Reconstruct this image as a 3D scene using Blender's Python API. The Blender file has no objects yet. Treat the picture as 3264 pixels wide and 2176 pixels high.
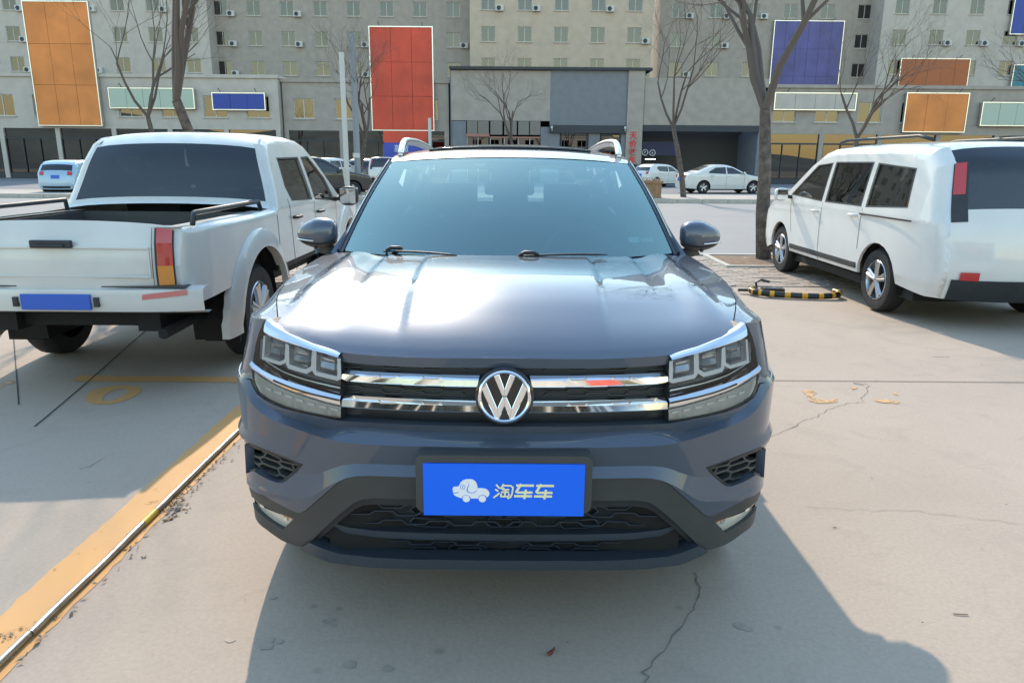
import bpy, bmesh, math, random
import numpy as np
from mathutils import Vector, Matrix
from mathutils.geometry import delaunay_2d_cdt
random.seed(7); RNG=np.random.RandomState(7)
SC=bpy.context.scene; COL=SC.collection; R=math.radians

# ------------------------------------------------------------------ camera
F=2312.0; CX,CY=1632.0,1088.0
CAM=np.array([.020,-1.91,1.53]); PT=R(13.9); RO=R(.45)
_f=np.array([0,math.cos(PT),-math.sin(PT)]); _r=np.array([1.,0,0]); _u=np.array([0,math.sin(PT),math.cos(PT)])
CR=_r*math.cos(RO)+_u*math.sin(RO); CU=_u*math.cos(RO)-_r*math.sin(RO); CF=_f
cd=bpy.data.cameras.new('camera'); cam=bpy.data.objects.new('camera',cd); COL.objects.link(cam)
cd.sensor_width=36; cd.lens=36*F/3264; cd.clip_start=.05; cd.clip_end=2000
cam.matrix_world=Matrix(((CR[0],CU[0],-CF[0],CAM[0]),(CR[1],CU[1],-CF[1],CAM[1]),(CR[2],CU[2],-CF[2],CAM[2]),(0,0,0,1)))
SC.camera=cam
def proj(P):
    d=np.asarray(P,float)-CAM; zc=d@CF
    return CX+F*(d@CR)/zc, CY-F*(d@CU)/zc
def ray(u,v): return CF+CR*(u-CX)/F-CU*(v-CY)/F
def at_z(u,v,z):
    d=ray(u,v); return CAM+d*((z-CAM[2])/d[2])
def at_y(u,v,y):
    d=ray(u,v); return CAM+d*((y-CAM[1])/d[1])

# ------------------------------------------------------------------ light
SUNV=Vector((-.29,1.38,1.0)).normalized()
EL=math.asin(SUNV.z); AZ=math.atan2(SUNV.x,SUNV.y)
w=bpy.data.worlds.new('World'); SC.world=w; w.use_nodes=True
nt=w.node_tree; sky=nt.nodes.new('ShaderNodeTexSky'); sky.sky_type='NISHITA'; sky.sun_disc=False
sky.sun_elevation=EL; sky.sun_rotation=AZ; sky.air_density=2.1; sky.dust_density=.35; sky.ozone_density=3.5; sky.altitude=50
bgn=nt.nodes['Background']; bgn.inputs['Strength'].default_value=.15
nt.links.new(sky.outputs[0],bgn.inputs['Color'])
sl=bpy.data.lights.new('sun','SUN'); so=bpy.data.objects.new('sun',sl); COL.objects.link(so)
sl.energy=2.2; sl.angle=R(.6); sl.color=(1,.85,.68)
so.rotation_euler=SUNV.to_track_quat('Z','Y').to_euler()
SC.view_settings.view_transform='Standard'; SC.view_settings.look='None'; SC.view_settings.exposure=1.14; SC.view_settings.gamma=1
SC.view_settings.use_curve_mapping=False
SC.cycles.max_bounces=8; SC.cycles.transparent_max_bounces=16; SC.cycles.caustics_reflective=False; SC.cycles.caustics_refractive=False
SC.cycles.sample_clamp_indirect=6; SC.cycles.use_denoising=True

# ------------------------------------------------------------------ materials
def mat(name,col,rough=.5,metal=0,coat=0,coatr=.03,spec=.5,noise=None,bump=None,emit=None,ior=None,trans=0,alpha=None):
    m=bpy.data.materials.new(name); m.use_nodes=True; n=m.node_tree; b=n.nodes['Principled BSDF']
    b.inputs['Base Color'].default_value=(*col,1); b.inputs['Roughness'].default_value=rough; b.inputs['Metallic'].default_value=metal
    b.inputs['Coat Weight'].default_value=coat; b.inputs['Coat Roughness'].default_value=coatr; b.inputs['Specular IOR Level'].default_value=spec
    if ior: b.inputs['IOR'].default_value=ior
    if trans: b.inputs['Transmission Weight'].default_value=trans
    tc=n.nodes.new('ShaderNodeTexCoord')
    if noise:   # (scale, amount)
        nz=n.nodes.new('ShaderNodeTexNoise'); nz.inputs['Scale'].default_value=noise[0]; nz.inputs['Detail'].default_value=6
        n.links.new(tc.outputs['Object'],nz.inputs['Vector'])
        mx=n.nodes.new('ShaderNodeMix'); mx.data_type='RGBA'
        a=noise[1]; mx.inputs[6].default_value=(*[c*(1-a) for c in col],1); mx.inputs[7].default_value=(*[min(1,c*(1+a)) for c in col],1)
        mr=n.nodes.new('ShaderNodeMapRange'); mr.inputs[1].default_value=.3; mr.inputs[2].default_value=.7
        n.links.new(nz.outputs['Fac'],mr.inputs[0]); n.links.new(mr.outputs[0],mx.inputs[0]); n.links.new(mx.outputs[2],b.inputs['Base Color'])
    if bump:    # (scale, strength, distance)
        nb=n.nodes.new('ShaderNodeTexNoise'); nb.inputs['Scale'].default_value=bump[0]; nb.inputs['Detail'].default_value=4
        n.links.new(tc.outputs['Object'],nb.inputs['Vector'])
        bp=n.nodes.new('ShaderNodeBump'); bp.inputs['Strength'].default_value=bump[1]; bp.inputs['Distance'].default_value=bump[2]
        n.links.new(nb.outputs['Fac'],bp.inputs['Height']); n.links.new(bp.outputs[0],b.inputs['Normal'])
    if emit:
        b.inputs['Emission Color'].default_value=(*emit[0],1); b.inputs['Emission Strength'].default_value=emit[1]
    return m
def glassmat(name,tint,ior=1.5,rough=.0,boost=0.0,gcol=(1,1,1)):
    m=bpy.data.materials.new(name); m.use_nodes=True; n=m.node_tree
    for x in list(n.nodes): n.nodes.remove(x)
    o=n.nodes.new('ShaderNodeOutputMaterial'); t=n.nodes.new('ShaderNodeBsdfTransparent'); t.inputs[0].default_value=(*tint,1)
    g=n.nodes.new('ShaderNodeBsdfGlossy'); g.inputs['Roughness'].default_value=rough; g.inputs[0].default_value=(*gcol,1)
    fr=n.nodes.new('ShaderNodeFresnel'); fr.inputs[0].default_value=ior
    mx=n.nodes.new('ShaderNodeMixShader')
    if boost:
        ad=n.nodes.new('ShaderNodeMath'); ad.operation='ADD'; ad.inputs[1].default_value=boost; ad.use_clamp=True
        n.links.new(fr.outputs[0],ad.inputs[0]); n.links.new(ad.outputs[0],mx.inputs[0])
    else: n.links.new(fr.outputs[0],mx.inputs[0])
    n.links.new(t.outputs[0],mx.inputs[1]); n.links.new(g.outputs[0],mx.inputs[2]); n.links.new(mx.outputs[0],o.inputs[0])
    return m
M={}
M['paint']=mat('dark grey blue metallic paint',(.090,.110,.146),.31,.25,1,.015,spec=.1,noise=(3,.04))
M['trim']=mat('black textured plastic',(.058,.061,.060),.55,0,0,bump=(900,.12,.001),noise=(6,.15))
M['gloss']=mat('gloss black',(.008,.009,.011),.12,0,.6)
M['dark']=mat('dark plastic',(.026,.030,.034),.5,noise=(8,.2))
M['black']=mat('underbody black',(.01,.01,.01),.8)
M['chrome']=mat('chrome',(.86,.87,.88),.06,1)
M['satin']=mat('satin aluminium',(.72,.73,.74),.28,1)
M['drl']=mat('white light guide',(.95,.96,.97),.2,0,.5)
M['reflector']=mat('lamp reflector',(.62,.64,.66),.3,1)
M['lampgrey']=mat('turn lamp diffuser',(.52,.51,.46),.3,0,1,noise=(40,.06))
M['lampcell']=mat('turn lamp cell',(.8,.79,.74),.2,0,1)
M['lens']=glassmat('clear lens',(.93,.95,.96),1.45)
M['wglass']=glassmat('windscreen glass',(.66,.82,.80),1.7,0,.14,(.72,1.0,.96))
M['sglass']=glassmat('side glass',(.25,.3,.3),1.6,0,.03)
M['rglass']=glassmat('tinted rear glass',(.42,.50,.50),1.5,0,.04)
M['dglass']=glassmat('dark car glass',(.08,.10,.11),1.6,0,.04)
M['tyre']=mat('tyre rubber',(.018,.018,.019),.75,noise=(20,.3),bump=(60,.3,.004))
M['rim']=mat('alloy rim',(.55,.56,.57),.3,.9)
M['beige']=mat('light interior cloth',(.42,.44,.42),.8)
M['seat']=mat('dark seat',(.035,.037,.04),.7)
M['dash']=mat('dashboard',(.03,.033,.036),.6)
M['white']=mat('white car paint',(.72,.72,.69),.35,0,1,.05,noise=(4,.03))
M['dirtywhite']=mat('slightly dirty white paint',(.66,.655,.61),.35,0,.8,.08,noise=(2.2,.09))
M['silver']=mat('silver car paint',(.5,.51,.52),.35,.6,1,.05)
M['greycar']=mat('grey brown car paint',(.13,.125,.12),.35,.5,1,.05)
M['blackcar']=mat('black car paint',(.018,.019,.022),.3,.2,1,.04)
M['darkcar']=mat('dark slate car paint',(.045,.048,.06),.35,.4,1,.05)
M['bluecar']=mat('light blue car paint',(.35,.5,.62),.35,.2,1,.05)
M['red']=mat('red lamp plastic',(.5,.02,.02),.2,0,1)
M['amber']=mat('amber plastic',(.7,.25,.02),.3,0,1)
M['plateblue']=mat('blue plate print',(.02,.17,1.0),.6,spec=.2)
M['numblue']=mat('number plate blue',(.03,.12,.55),.4)
M['logowhite']=mat('white print',(.97,.97,.97),.6,spec=.2)
M['logocream']=mat('cream print',(.97,.93,.55),.6,spec=.2)
M['steel']=mat('galvanised pipe',(.36,.35,.32),.38,.85,noise=(14,.25),bump=(90,.2,.002))
M['tape']=mat('yellow tape',(.55,.40,.05),.5,noise=(40,.25))

# ------------------------------------------------------------------ helpers
def tag(o,label=None,cat=None,group=None,kind=None):
    if label: o['label']=label
    if cat: o['category']=cat
    if group: o['group']=group
    if kind: o['kind']=kind
    return o
def empty(name,loc=(0,0,0),rz=0,label=None,cat=None,group=None):
    o=bpy.data.objects.new(name,None); COL.objects.link(o); o.location=loc; o.rotation_euler=(0,0,rz); o.empty_display_size=.2
    return tag(o,label,cat,group)
def obj(name,verts,faces,m,parent=None,smooth=False,nrm=None,mi=None,off=None,sharp=None):
    me=bpy.data.meshes.new(name)
    V=np.asarray(verts,float)
    if off is not None: V=V-np.asarray(off)
    me.from_pydata(V.tolist(),[],[tuple(int(i) for i in f) for f in faces])
    ms=m if isinstance(m,(list,tuple)) else [m]
    for k in ms: me.materials.append(k)
    if mi is not None: me.polygons.foreach_set('material_index',list(mi))
    if smooth:
        me.polygons.foreach_set('use_smooth',[True]*len(me.polygons))
        if sharp: me.set_sharp_from_angle(angle=R(sharp))
    if nrm is not None:
        me.normals_split_custom_set([tuple(x) for x in nrm])
    me.update()
    o=bpy.data.objects.new(name,me); COL.objects.link(o)
    if parent is not None: o.parent=parent
    return o
class MB:
    """collects simple solids into ONE mesh"""
    def __init__(s): s.v=[]; s.f=[]; s.m=[]
    def add(s,v,f,mi=0):
        b=len(s.v); s.v+= [tuple(map(float,p)) for p in v]; s.f+=[tuple(i+b for i in q) for q in f]; s.m+=[mi]*len(f)
    def box(s,x0,x1,y0,y1,z0,z1,mi=0):
        s.add([(x0,y0,z0),(x1,y0,z0),(x1,y1,z0),(x0,y1,z0),(x0,y0,z1),(x1,y0,z1),(x1,y1,z1),(x0,y1,z1)],
              [(0,3,2,1),(4,5,6,7),(0,1,5,4),(1,2,6,5),(2,3,7,6),(3,0,4,7)],mi)
    def tube(s,pts,r,n=8,mi=0,cap=True,sq=None):
        pts=[Vector(p) for p in pts]; b=len(s.v); k=len(pts)
        rr=r if isinstance(r,(list,tuple)) else [r]*k
        up=None
        for i,p in enumerate(pts):
            t=(pts[min(i+1,k-1)]-pts[max(i-1,0)]); 
            if t.length<1e-9: t=Vector((0,0,1))
            t.normalize()
            if up is None:
                up=t.orthogonal().normalized() if sq is None else (Vector(sq)-t*t.dot(Vector(sq))).normalized()
            else: up=(up-t*t.dot(up)).normalized()
            sd=t.cross(up)
            for j in range(n):
                a=2*math.pi*(j+.5)/n; s.v.append(tuple(p+(up*math.cos(a)+sd*math.sin(a))*rr[i]))
        for i in range(k-1):
            for j in range(n):
                a=b+i*n+j; c=b+i*n+(j+1)%n; s.f.append((a,c,c+n,a+n)); s.m.append(mi)
        if cap:
            s.f.append(tuple(b+j for j in reversed(range(n)))); s.f.append(tuple(b+(k-1)*n+j for j in range(n))); s.m+=[mi,mi]
    def build(s,name,m,parent=None,smooth=False,off=None,sharp=None,bevel=0):
        o=obj(name,s.v,s.f,m,parent,smooth,mi=s.m if isinstance(m,(list,tuple)) else None,off=off,sharp=sharp)
        if bevel:
            md=o.modifiers.new('b','BEVEL'); md.width=bevel; md.segments=2; md.limit_method='ANGLE'
        return o
def lathe(prof,n,c,axis='x',mi=0,mb=None):
    """prof: (axial,radius)"""
    mb=mb or MB(); b=len(mb.v)
    for (a,r) in prof:
        for j in range(n):
            t=2*math.pi*j/n
            if axis=='x': p=(c[0]+a,c[1]+r*math.cos(t),c[2]+r*math.sin(t))
            elif axis=='z': p=(c[0]+r*math.cos(t),c[1]+r*math.sin(t),c[2]+a)
            else: p=(c[0]+r*math.cos(t),c[1]+a,c[2]+r*math.sin(t))
            mb.v.append(p)
    for i in range(len(prof)-1):
        for j in range(n):
            mb.f.append((b+i*n+j,b+i*n+(j+1)%n,b+(i+1)*n+(j+1)%n,b+(i+1)*n+j)); mb.m.append(mi)
    return mb
def pchip(xs,ys):
    xs=np.asarray(xs,float); ys=np.asarray(ys,float)
    o=np.argsort(xs); xs=xs[o]; ys=ys[o]
    keep=np.concatenate([[True],np.diff(xs)>1e-6]); xs=xs[keep]; ys=ys[keep]
    h=np.diff(xs); d=np.diff(ys)/h; m=np.zeros(len(xs))
    if len(xs)==2: m[:]=d[0]
    else:
        for i in range(1,len(xs)-1):
            if d[i-1]*d[i]>0:
                w1=2*h[i]+h[i-1]; w2=h[i]+2*h[i-1]; m[i]=(w1+w2)/(w1/d[i-1]+w2/d[i])
        m[0]=d[0]; m[-1]=d[-1]
    def f(x):
        x=np.clip(np.asarray(x,float),xs[0],xs[-1]); i=np.clip(np.searchsorted(xs,x)-1,0,len(h)-1)
        t=(x-xs[i])/h[i]; t2=t*t; t3=t2*t
        return (2*t3-3*t2+1)*ys[i]+(t3-2*t2+t)*h[i]*m[i]+(3*t2-2*t3)*ys[i+1]+(t3-t2)*h[i]*m[i+1]
    return f
def sstep(a,b,x):
    t=np.clip((x-a)/(b-a),0,1); return t*t*(3-2*t)
def resample(P,d,closed=True):
    P=np.asarray(P,float); out=[]; n=len(P)
    for i in range(n if closed else n-1):
        a=P[i]; b=P[(i+1)%n]; k=max(1,int(math.ceil(np.linalg.norm(b-a)/d)))
        for j in range(k): out.append(a+(b-a)*j/k)
    if not closed: out.append(P[-1])
    return np.array(out)
def smoothpoly(P,it=2,closed=True):
    P=np.asarray(P,float)
    for _ in range(it):
        Q=[]
        n=len(P); rng=range(n if closed else n-1)
        if not closed: Q.append(P[0])
        for i in rng:
            a=P[i]; b=P[(i+1)%n]
            Q.append(a*.75+b*.25); Q.append(a*.25+b*.75)
        if not closed: Q.append(P[-1])
        P=np.array(Q)
    return P
def inside(pts,poly):
    x=pts[:,0]; y=pts[:,1]; c=np.zeros(len(pts),bool); n=len(poly); j=n-1
    for i in range(n):
        xi,yi=poly[i]; xj,yj=poly[j]
        with np.errstate(divide='ignore',invalid='ignore'):
            t=((yi>y)!=(yj>y))&(x<(xj-xi)*(y-yi)/(yj-yi+1e-30)+xi)
        c^=t; j=i
    return c
def segdist(pts,poly,closed=True):
    d=np.full(len(pts),1e9); n=len(poly)
    for i in range(n if closed else n-1):
        a=poly[i]; b=poly[(i+1)%n]; ab=b-a; L=ab@ab+1e-18
        t=np.clip(((pts-a)@ab)/L,0,1); q=a+t[:,None]*ab
        d=np.minimum(d,np.hypot(*(pts-q).T))
    return d
def panel(name,outline,fmap,m,parent=None,holes=(),grid=.03,back=None,creases=(),off=None,flip=False,insets=(),analytic=True,eps=1e-3):
    """curved sheet: 2D outline (with holes) mapped by fmap(a,b)->(n,3); 'back' = vector (or fn) for a rim"""
    O=resample(outline,grid); H=[resample(h,grid) for h in holes]; C=[resample(c,grid,False) for c in creases]
    pts=[];edges=[]
    for L in [O]+H:
        b=len(pts); pts+=list(L); edges+=[(b+i,b+(i+1)%len(L)) for i in range(len(L))]
    for L in C:
        b=len(pts); pts+=list(L); edges+=[(b+i,b+i+1) for i in range(len(L)-1)]
    lo=O.min(0); hi=O.max(0)
    gx=np.arange(lo[0]+grid*.5,hi[0],grid); gy=np.arange(lo[1]+grid*.5,hi[1],grid*.87)
    G=np.array([(x+(grid*.5 if k%2 else 0),y) for k,y in enumerate(gy) for x in gx]) if len(gx) and len(gy) else np.zeros((0,2))
    if len(G):
        ok=inside(G,O)&(segdist(G,O)>grid*.45)
        for h in H: ok&=~inside(G,h)&(segdist(G,h)>grid*.45)
        for c in C: ok&=segdist(G,c,False)>grid*.35
        G=G[ok]; pts+=list(G)
    for dd in insets:
        Q=[]
        n=len(O)
        for i in range(n):
            t=O[(i+1)%n]-O[i-1]; t=t/(np.linalg.norm(t)+1e-12); nn=np.array([-t[1],t[0]])
            Q.append(O[i]+nn*dd); Q.append(O[i]-nn*dd)
        Q=np.array(Q); ok=inside(Q,O)&(segdist(Q,O)>dd*.9)
        for h in H: ok&=~inside(Q,h)&(segdist(Q,h)>.005)
        pts+=list(Q[ok])
    r=delaunay_2d_cdt([Vector((float(p[0]),float(p[1]))) for p in pts],edges,[],0,1e-6)
    V=np.array([[v.x,v.y] for v in r[0]]); T=np.array([list(f) for f in r[2] if len(f)==3])
    cen=V[T].mean(1); ok=inside(cen,O)
    for h in H: ok&=~inside(cen,h)
    T=T[ok]; cen=cen[ok]
    a=V[T]; ar=(a[:,1,0]-a[:,0,0])*(a[:,2,1]-a[:,0,1])-(a[:,2,0]-a[:,0,0])*(a[:,1,1]-a[:,0,1])
    T[ar<0]=T[ar<0][:,[0,2,1]]
    P=fmap(V[:,0],V[:,1])
    faces=T if not flip else T[:,[0,2,1]]
    nl=None
    if analytic:
        q=V[faces]; cc=q.mean(1,keepdims=True); e=q+(cc-q)*.22; ea=e[...,0].ravel(); eb=e[...,1].ravel()
        Pa=fmap(ea+eps,eb)-fmap(ea-eps,eb); Pb=fmap(ea,eb+eps)-fmap(ea,eb-eps)
        N=np.cross(Pa,Pb); N/= (np.linalg.norm(N,axis=1,keepdims=True)+1e-12)
        if flip: N=-N
        nl=N
    verts=list(P); fl=[tuple(t) for t in faces]
    if back is not None:
        bk=back(V[:,0],V[:,1]) if callable(back) else np.tile(np.asarray(back,float),(len(V),1))
        cnt={}
        for t in faces:
            for i in range(3):
                e=(t[i],t[(i+1)%3]); cnt[tuple(sorted(e))]=cnt.get(tuple(sorted(e)),[])+[e]
        be=[l[0] for l in cnt.values() if len(l)==1]
        mp={}
        base=len(verts); rimv=[]; 
        extra=[]
        for (i,j) in be:
            for k in (i,j):
                if k not in mp:
                    mp[k]=base+len(rimv); rimv+= [P[k],P[k]+bk[k]]
            extra.append((mp[j],mp[i],mp[i]+1,mp[j]+1))
        verts+=rimv
        if nl is not None:
            nn=[]
            VV=np.array(verts)
            for q in extra:
                n_=np.cross(VV[q[1]]-VV[q[0]],VV[q[3]]-VV[q[0]]); n_/=np.linalg.norm(n_)+1e-12
                nn+=[n_]*4
            nl=np.vstack([nl,np.array(nn)]) if nn else nl
        fl+=extra
    return obj(name,verts,fl,m,parent,True,nrm=nl,off=off)
def thicken(P,wd):
    """open polyline -> closed outline of width wd (miter)"""
    P=np.asarray(P,float); n=len(P); L=[];Rr=[]
    for i in range(n):
        a=P[i]-P[i-1] if i>0 else P[1]-P[0]; b=P[i+1]-P[i] if i<n-1 else P[-1]-P[-2]
        a=a/np.linalg.norm(a); b=b/np.linalg.norm(b); t=a+b; t/=np.linalg.norm(t)+1e-9
        nn=np.array([-t[1],t[0]]); k=1/max(.5,nn@np.array([-a[1],a[0]]))
        w_=wd[i] if isinstance(wd,(list,tuple)) else wd
        L.append(P[i]+nn*k*w_/2); Rr.append(P[i]-nn*k*w_/2)
    return np.array(L+Rr[::-1])
def gridsurf(name,fn,nu,nv,m,parent=None,off=None,flip=False,smooth=True,sharp=None):
    V=[];Fc=[]
    for i in range(nu+1):
        for j in range(nv+1): V.append(fn(i/nu,j/nv))
    for i in range(nu):
        for j in range(nv):
            a=i*(nv+1)+j; q=(a,a+nv+1,a+nv+2,a+1); Fc.append(q[::-1] if flip else q)
    return obj(name,V,Fc,m,parent,smooth,off=off,sharp=sharp)
def copy_tree(o,parent=None):
    c=o.copy(); COL.objects.link(c); c.parent=parent
    for ch in list(o.children): copy_tree(ch,c)
    return c
def textpanel(body,size,mtx,m,parent,name='lettering',extr=.001,off=None,shear=0,bold=0):
    c=bpy.data.curves.new('t','FONT'); c.body=body; c.size=size; c.align_x='CENTER'; c.align_y='CENTER'; c.extrude=extr; c.offset=bold; c.shear=shear
    c.resolution_u=3
    o=bpy.data.objects.new('t',c); COL.objects.link(o); bpy.context.view_layer.update()
    me=bpy.data.meshes.new_from_object(o); bpy.data.objects.remove(o)
    me.transform(mtx); me.materials.clear(); me.materials.append(m)
    if off is not None: me.transform(Matrix.Translation(-Vector(off)))
    q=bpy.data.objects.new(name,me); COL.objects.link(q); q.parent=parent
    return q
# ================================================================== the hero SUV
ORG=(0,2.2,0)
suv=empty('parked_suv',ORG,0,'dark grey-blue SUV facing the camera with blue cover over its number plate','SUV')
# plan curve of the nose
_pl=np.array([(0,.035),(.2,.043),(.4,.074),(.55,.112),(.68,.160),(.76,.205),(.815,.250),(.853,.303),(.880,.37),(.895,.45),(.905,.56),(.908,.62)])
_pf=pchip(_pl[:,0],_pl[:,1]); _xx=np.linspace(0,.908,1200); _yy=_pf(_xx)
_ss=np.concatenate([[0],np.cumsum(np.hypot(np.diff(_xx),np.diff(_yy)))]); SMAX=_ss[-1]
def plan(s):
    a=np.abs(s); x=np.interp(a,_ss,_xx); y=np.interp(a,_ss,_yy)
    e=.012; x1=np.interp(a+e,_ss,_xx); y1=np.interp(a+e,_ss,_yy); x0=np.where(a>=e,1,-1)*np.interp(np.abs(a-e),_ss,_xx); y0=np.interp(np.abs(a-e),_ss,_yy)
    tx=x1-x0; ty=y1-y0; L=np.hypot(tx,ty); nx=ty/L; ny=-tx/L
    sg=np.where(np.asarray(s)<0,-1.,1.)
    return x*sg,y,nx*sg,ny
def solve_front(px,offv):
    """left-side photo pixels -> (s,z) on the nose, at inward offset offv(s,z)"""
    out=[]
    S=np.linspace(0,SMAX,700)
    for (u,v) in px:
        z=.7; off=None
        for it in range(9):
            o=offv(S,np.full_like(S,z)) if callable(offv) else np.full_like(S,offv)
            x,y,nx,ny=plan(-S); P=np.stack([x-nx*o,y-ny*o,np.full_like(S,z)],1)
            uu,vv=proj(P); uu=uu-u
            k=np.where(uu<=0)[0]
            i=k[0] if len(k) else int(np.argmin(uu))
            if i>0 and len(k):
                t=uu[i-1]/(uu[i-1]-uu[i]); s=S[i-1]+(S[i]-S[i-1])*t
            else: s=S[i]
            x,y,nx,ny=plan(np.array([-s])); oo=offv(np.array([s]),np.array([z])) if callable(offv) else offv
            p=np.array([(x-nx*oo)[0],(y-ny*oo)[0]])
            # z from v at that plan point
            d=ray(u,v); t=(p[1]-CAM[1])/d[1]; z=CAM[2]+d[2]*t
            # refine with projection in v
            for _ in range(3):
                q=proj([p[0],p[1],z]); q2=proj([p[0],p[1],z+.01]); z+= .01*(v-q[1])/(q2[1]-q[1])
        out.append((s,z))
    return np.array(out)
_lines=[([(1610,1142),(1306,1139),(1083,1124),(995,1097),(918,1065),(880,1044),(845,1018)],.045,.058),
 ([(1610,1351),(1092,1331),(1040,1328),(944,1308),(868,1282),(823,1253),(804,1205),(797,1160)],.030,.022),
 ([(1610,1381),(1331,1373),(1085,1359),(1043,1371),(963,1345),(867,1303),(815,1255),(795,1190)],.046,.015),
 ([(1610,1427),(1400,1423),(1257,1420),(1101,1411),(1050,1401),(947,1367),(840,1322),(790,1270),(770,1215)],.000,.0),
 ([(1610,1482),(1318,1482),(1126,1477),(1084,1482),(1043,1499),(980,1512),(900,1500),(830,1470),(785,1420)],.022,.006),
 ([(1610,1520),(1318,1520),(1136,1516),(1102,1523),(1050,1545),(974,1590),(900,1580),(843,1560),(767,1525)],.004,.002),
 ([(1610,1785),(1400,1781),(1188,1775),(1084,1764),(995,1735),(930,1700),(860,1650),(800,1590),(775,1560)],.075,.010),
 ([(1610,1817),(1400,1813),(1153,1806),(1050,1792),(981,1761),(891,1721),(843,1686),(802,1645),(778,1590)],.095,.016)]
def _smooth(f,w=.022):
    g=np.linspace(-.2,SMAX+.1,700); v=f(np.abs(g)); k=np.exp(-.5*(np.arange(-60,61)*(g[1]-g[0])/w)**2); k/=k.sum()
    v=np.convolve(np.pad(v,60,'edge'),k,'valid'); return lambda s: np.interp(np.abs(np.asarray(s,float)),g,v)
_ln=[]
for px,o0,o1 in _lines:
    sz=solve_front(px,(o0+o1)/2 if o0!=o1 else o0)
    if o0!=o1: sz=solve_front(px,(lambda s,z,a=o0,b=o1: a+(b-a)*sstep(.45,.95,s)))
    sz[0,0]=0; _ln.append((_smooth(pchip(np.r_[-sz[1:2,0],sz[:,0]],np.r_[sz[1:2,1],sz[:,1]])),o0,o1,sz))
def offs(s,z):
    s=np.abs(np.asarray(s,float)); z=np.asarray(z,float)
    Z=[l[0](s) for l in _ln]; O=[l[1]+(l[2]-l[1])*sstep(.45,.95,s) for l in _ln]
    for i in range(1,len(Z)): Z[i]=np.minimum(Z[i],Z[i-1]-.004)
    out=O[0]+(z-Z[0])*.15
    for i in range(len(Z)-1):
        t=np.clip((Z[i]-z)/(Z[i]-Z[i+1]),0,1)
        out=np.where(z<Z[i],O[i]*(1-t)+O[i+1]*t,out)
    out=np.where(z<Z[-1],O[-1]+(Z[-1]-z)*.8,out)
    return out+_brow(s,z)
def _seg(s,z,a,b):
    ab=b-a; L=math.hypot(*ab); t=((s-a[0])*ab[0]+(z-a[1])*ab[1])/L/L; d=((s-a[0])*ab[1]-(z-a[1])*ab[0])/L
    return t,d
_b1=solve_front([(967,1462),(775,1362)],.01); _b2=solve_front([(925,1590),(795,1545)],.01)
def _brow(s,z):
    t,d=_seg(s,z,_b1[0],_b1[1])      # d>0 on one side
    w_=np.clip(t*1.15,0,1)*np.where(t>0,1,0); up=_sgn1*d
    r=-.016*w_*(1-np.clip(np.abs(up)/.035,0,1))
    t2,d2=_seg(s,z,_b2[0],_b2[1]); w2=np.clip(1-np.abs(t2-.5)*1.7,0,1)
    r2=-.012*w2*(1-np.clip(np.abs(d2)/.035,0,1))
    return r+r2
_sgn1=1
def FS(s,z,extra=0.):
    x,y,nx,ny=plan(s); o=offs(s,z)+extra
    return np.stack([x-nx*o,y-ny*o,np.asarray(z,float)],-1)
def fmapF(extra=0.): return lambda a,b: FS(a,b,extra)
def bp(px,extra=0.): return solve_front(px,lambda s,z: offs(s,z)+extra)
def mir(P): P=np.asarray(P,float).copy(); P[:,0]*=-1; return P
def full(top,bot):
    """half polylines, centre->side, to a closed symmetric outline"""
    top=np.asarray(top); bot=np.asarray(bot)
    top=top.copy(); bot=bot.copy(); top[0,0]=0; bot[0,0]=0
    return np.vstack([mir(top)[::-1],top[1:],bot[::-1],mir(bot)[1:]])
def inw(d):   # rim going straight back into the nose
    def g(a,b):
        x,y,nx,ny=plan(a); return np.stack([-nx*d,-ny*d,0*x],-1)
    return g
def FP(name,outline,m,extra=0.,parent=None,holes=(),grid=.03,back=.02,**k):
    return panel(name,outline,fmapF(extra),m,parent or suv,holes,grid,inw(back) if back else None,off=ORG,**k)
def both(name,px,m,extra=0.,**k):
    pr=k.pop('parents',None); hs=k.pop('holespx',[]); P=bp(px,extra); H=[bp(h,extra) for h in hs]; r=[]
    for i,sg in enumerate((1,-1)):
        r.append(FP(name,P if sg>0 else mir(P),m,extra,parent=(pr[i] if pr else None),holes=[h if sg>0 else mir(h) for h in H],**k))
    return r
def strip(name,px,wd,m,extra,parents,back=.01,**k):
    P=thicken(bp(px,extra),wd); r=[]
    for i,sg in enumerate((1,-1)):
        r.append(FP(name,P if sg>0 else mir(P),m,extra,parent=parents[i],back=back,**k))
    return r

# --- bumper paint
top=bp([(1610,1358),(1331,1352),(1094,1340),(1085,1339),(1050,1333),(1000,1323),(944,1311),(905,1300),(868,1285),(843,1271),(823,1256),(811,1237),(801,1210),(797,1180)],.004)
endz=_ln[2][0](np.array([SMAX]))[0]; pez=_ln[5][0](np.array([SMAX]))[0]
paintedge=bp([(1610,1520),(1319,1520),(1175,1516),(1136,1517),(1102,1524),(1076,1538),(1050,1560),(974,1626),(960,1633),(945,1633),(920,1622),(843,1578),(790,1545),(772,1530)])
sideT=[(SMAX,top[-1,1])]; sideB=[(SMAX,paintedge[-1,1]+.012)]
top=np.vstack([top[:-1],[(SMAX,top[-1,1])]])
vent=[(779,1418),(786,1411),(797,1411),(854,1434),(912,1458),(967,1479),(947,1503),(912,1532),(900,1538),(885,1538),(854,1527),(809,1500),(783,1510)]
ventP=bp(vent); ventP[:,0]=np.minimum(ventP[:,0],SMAX-.02)
PO=full(top,np.vstack([paintedge,sideB]))
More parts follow.
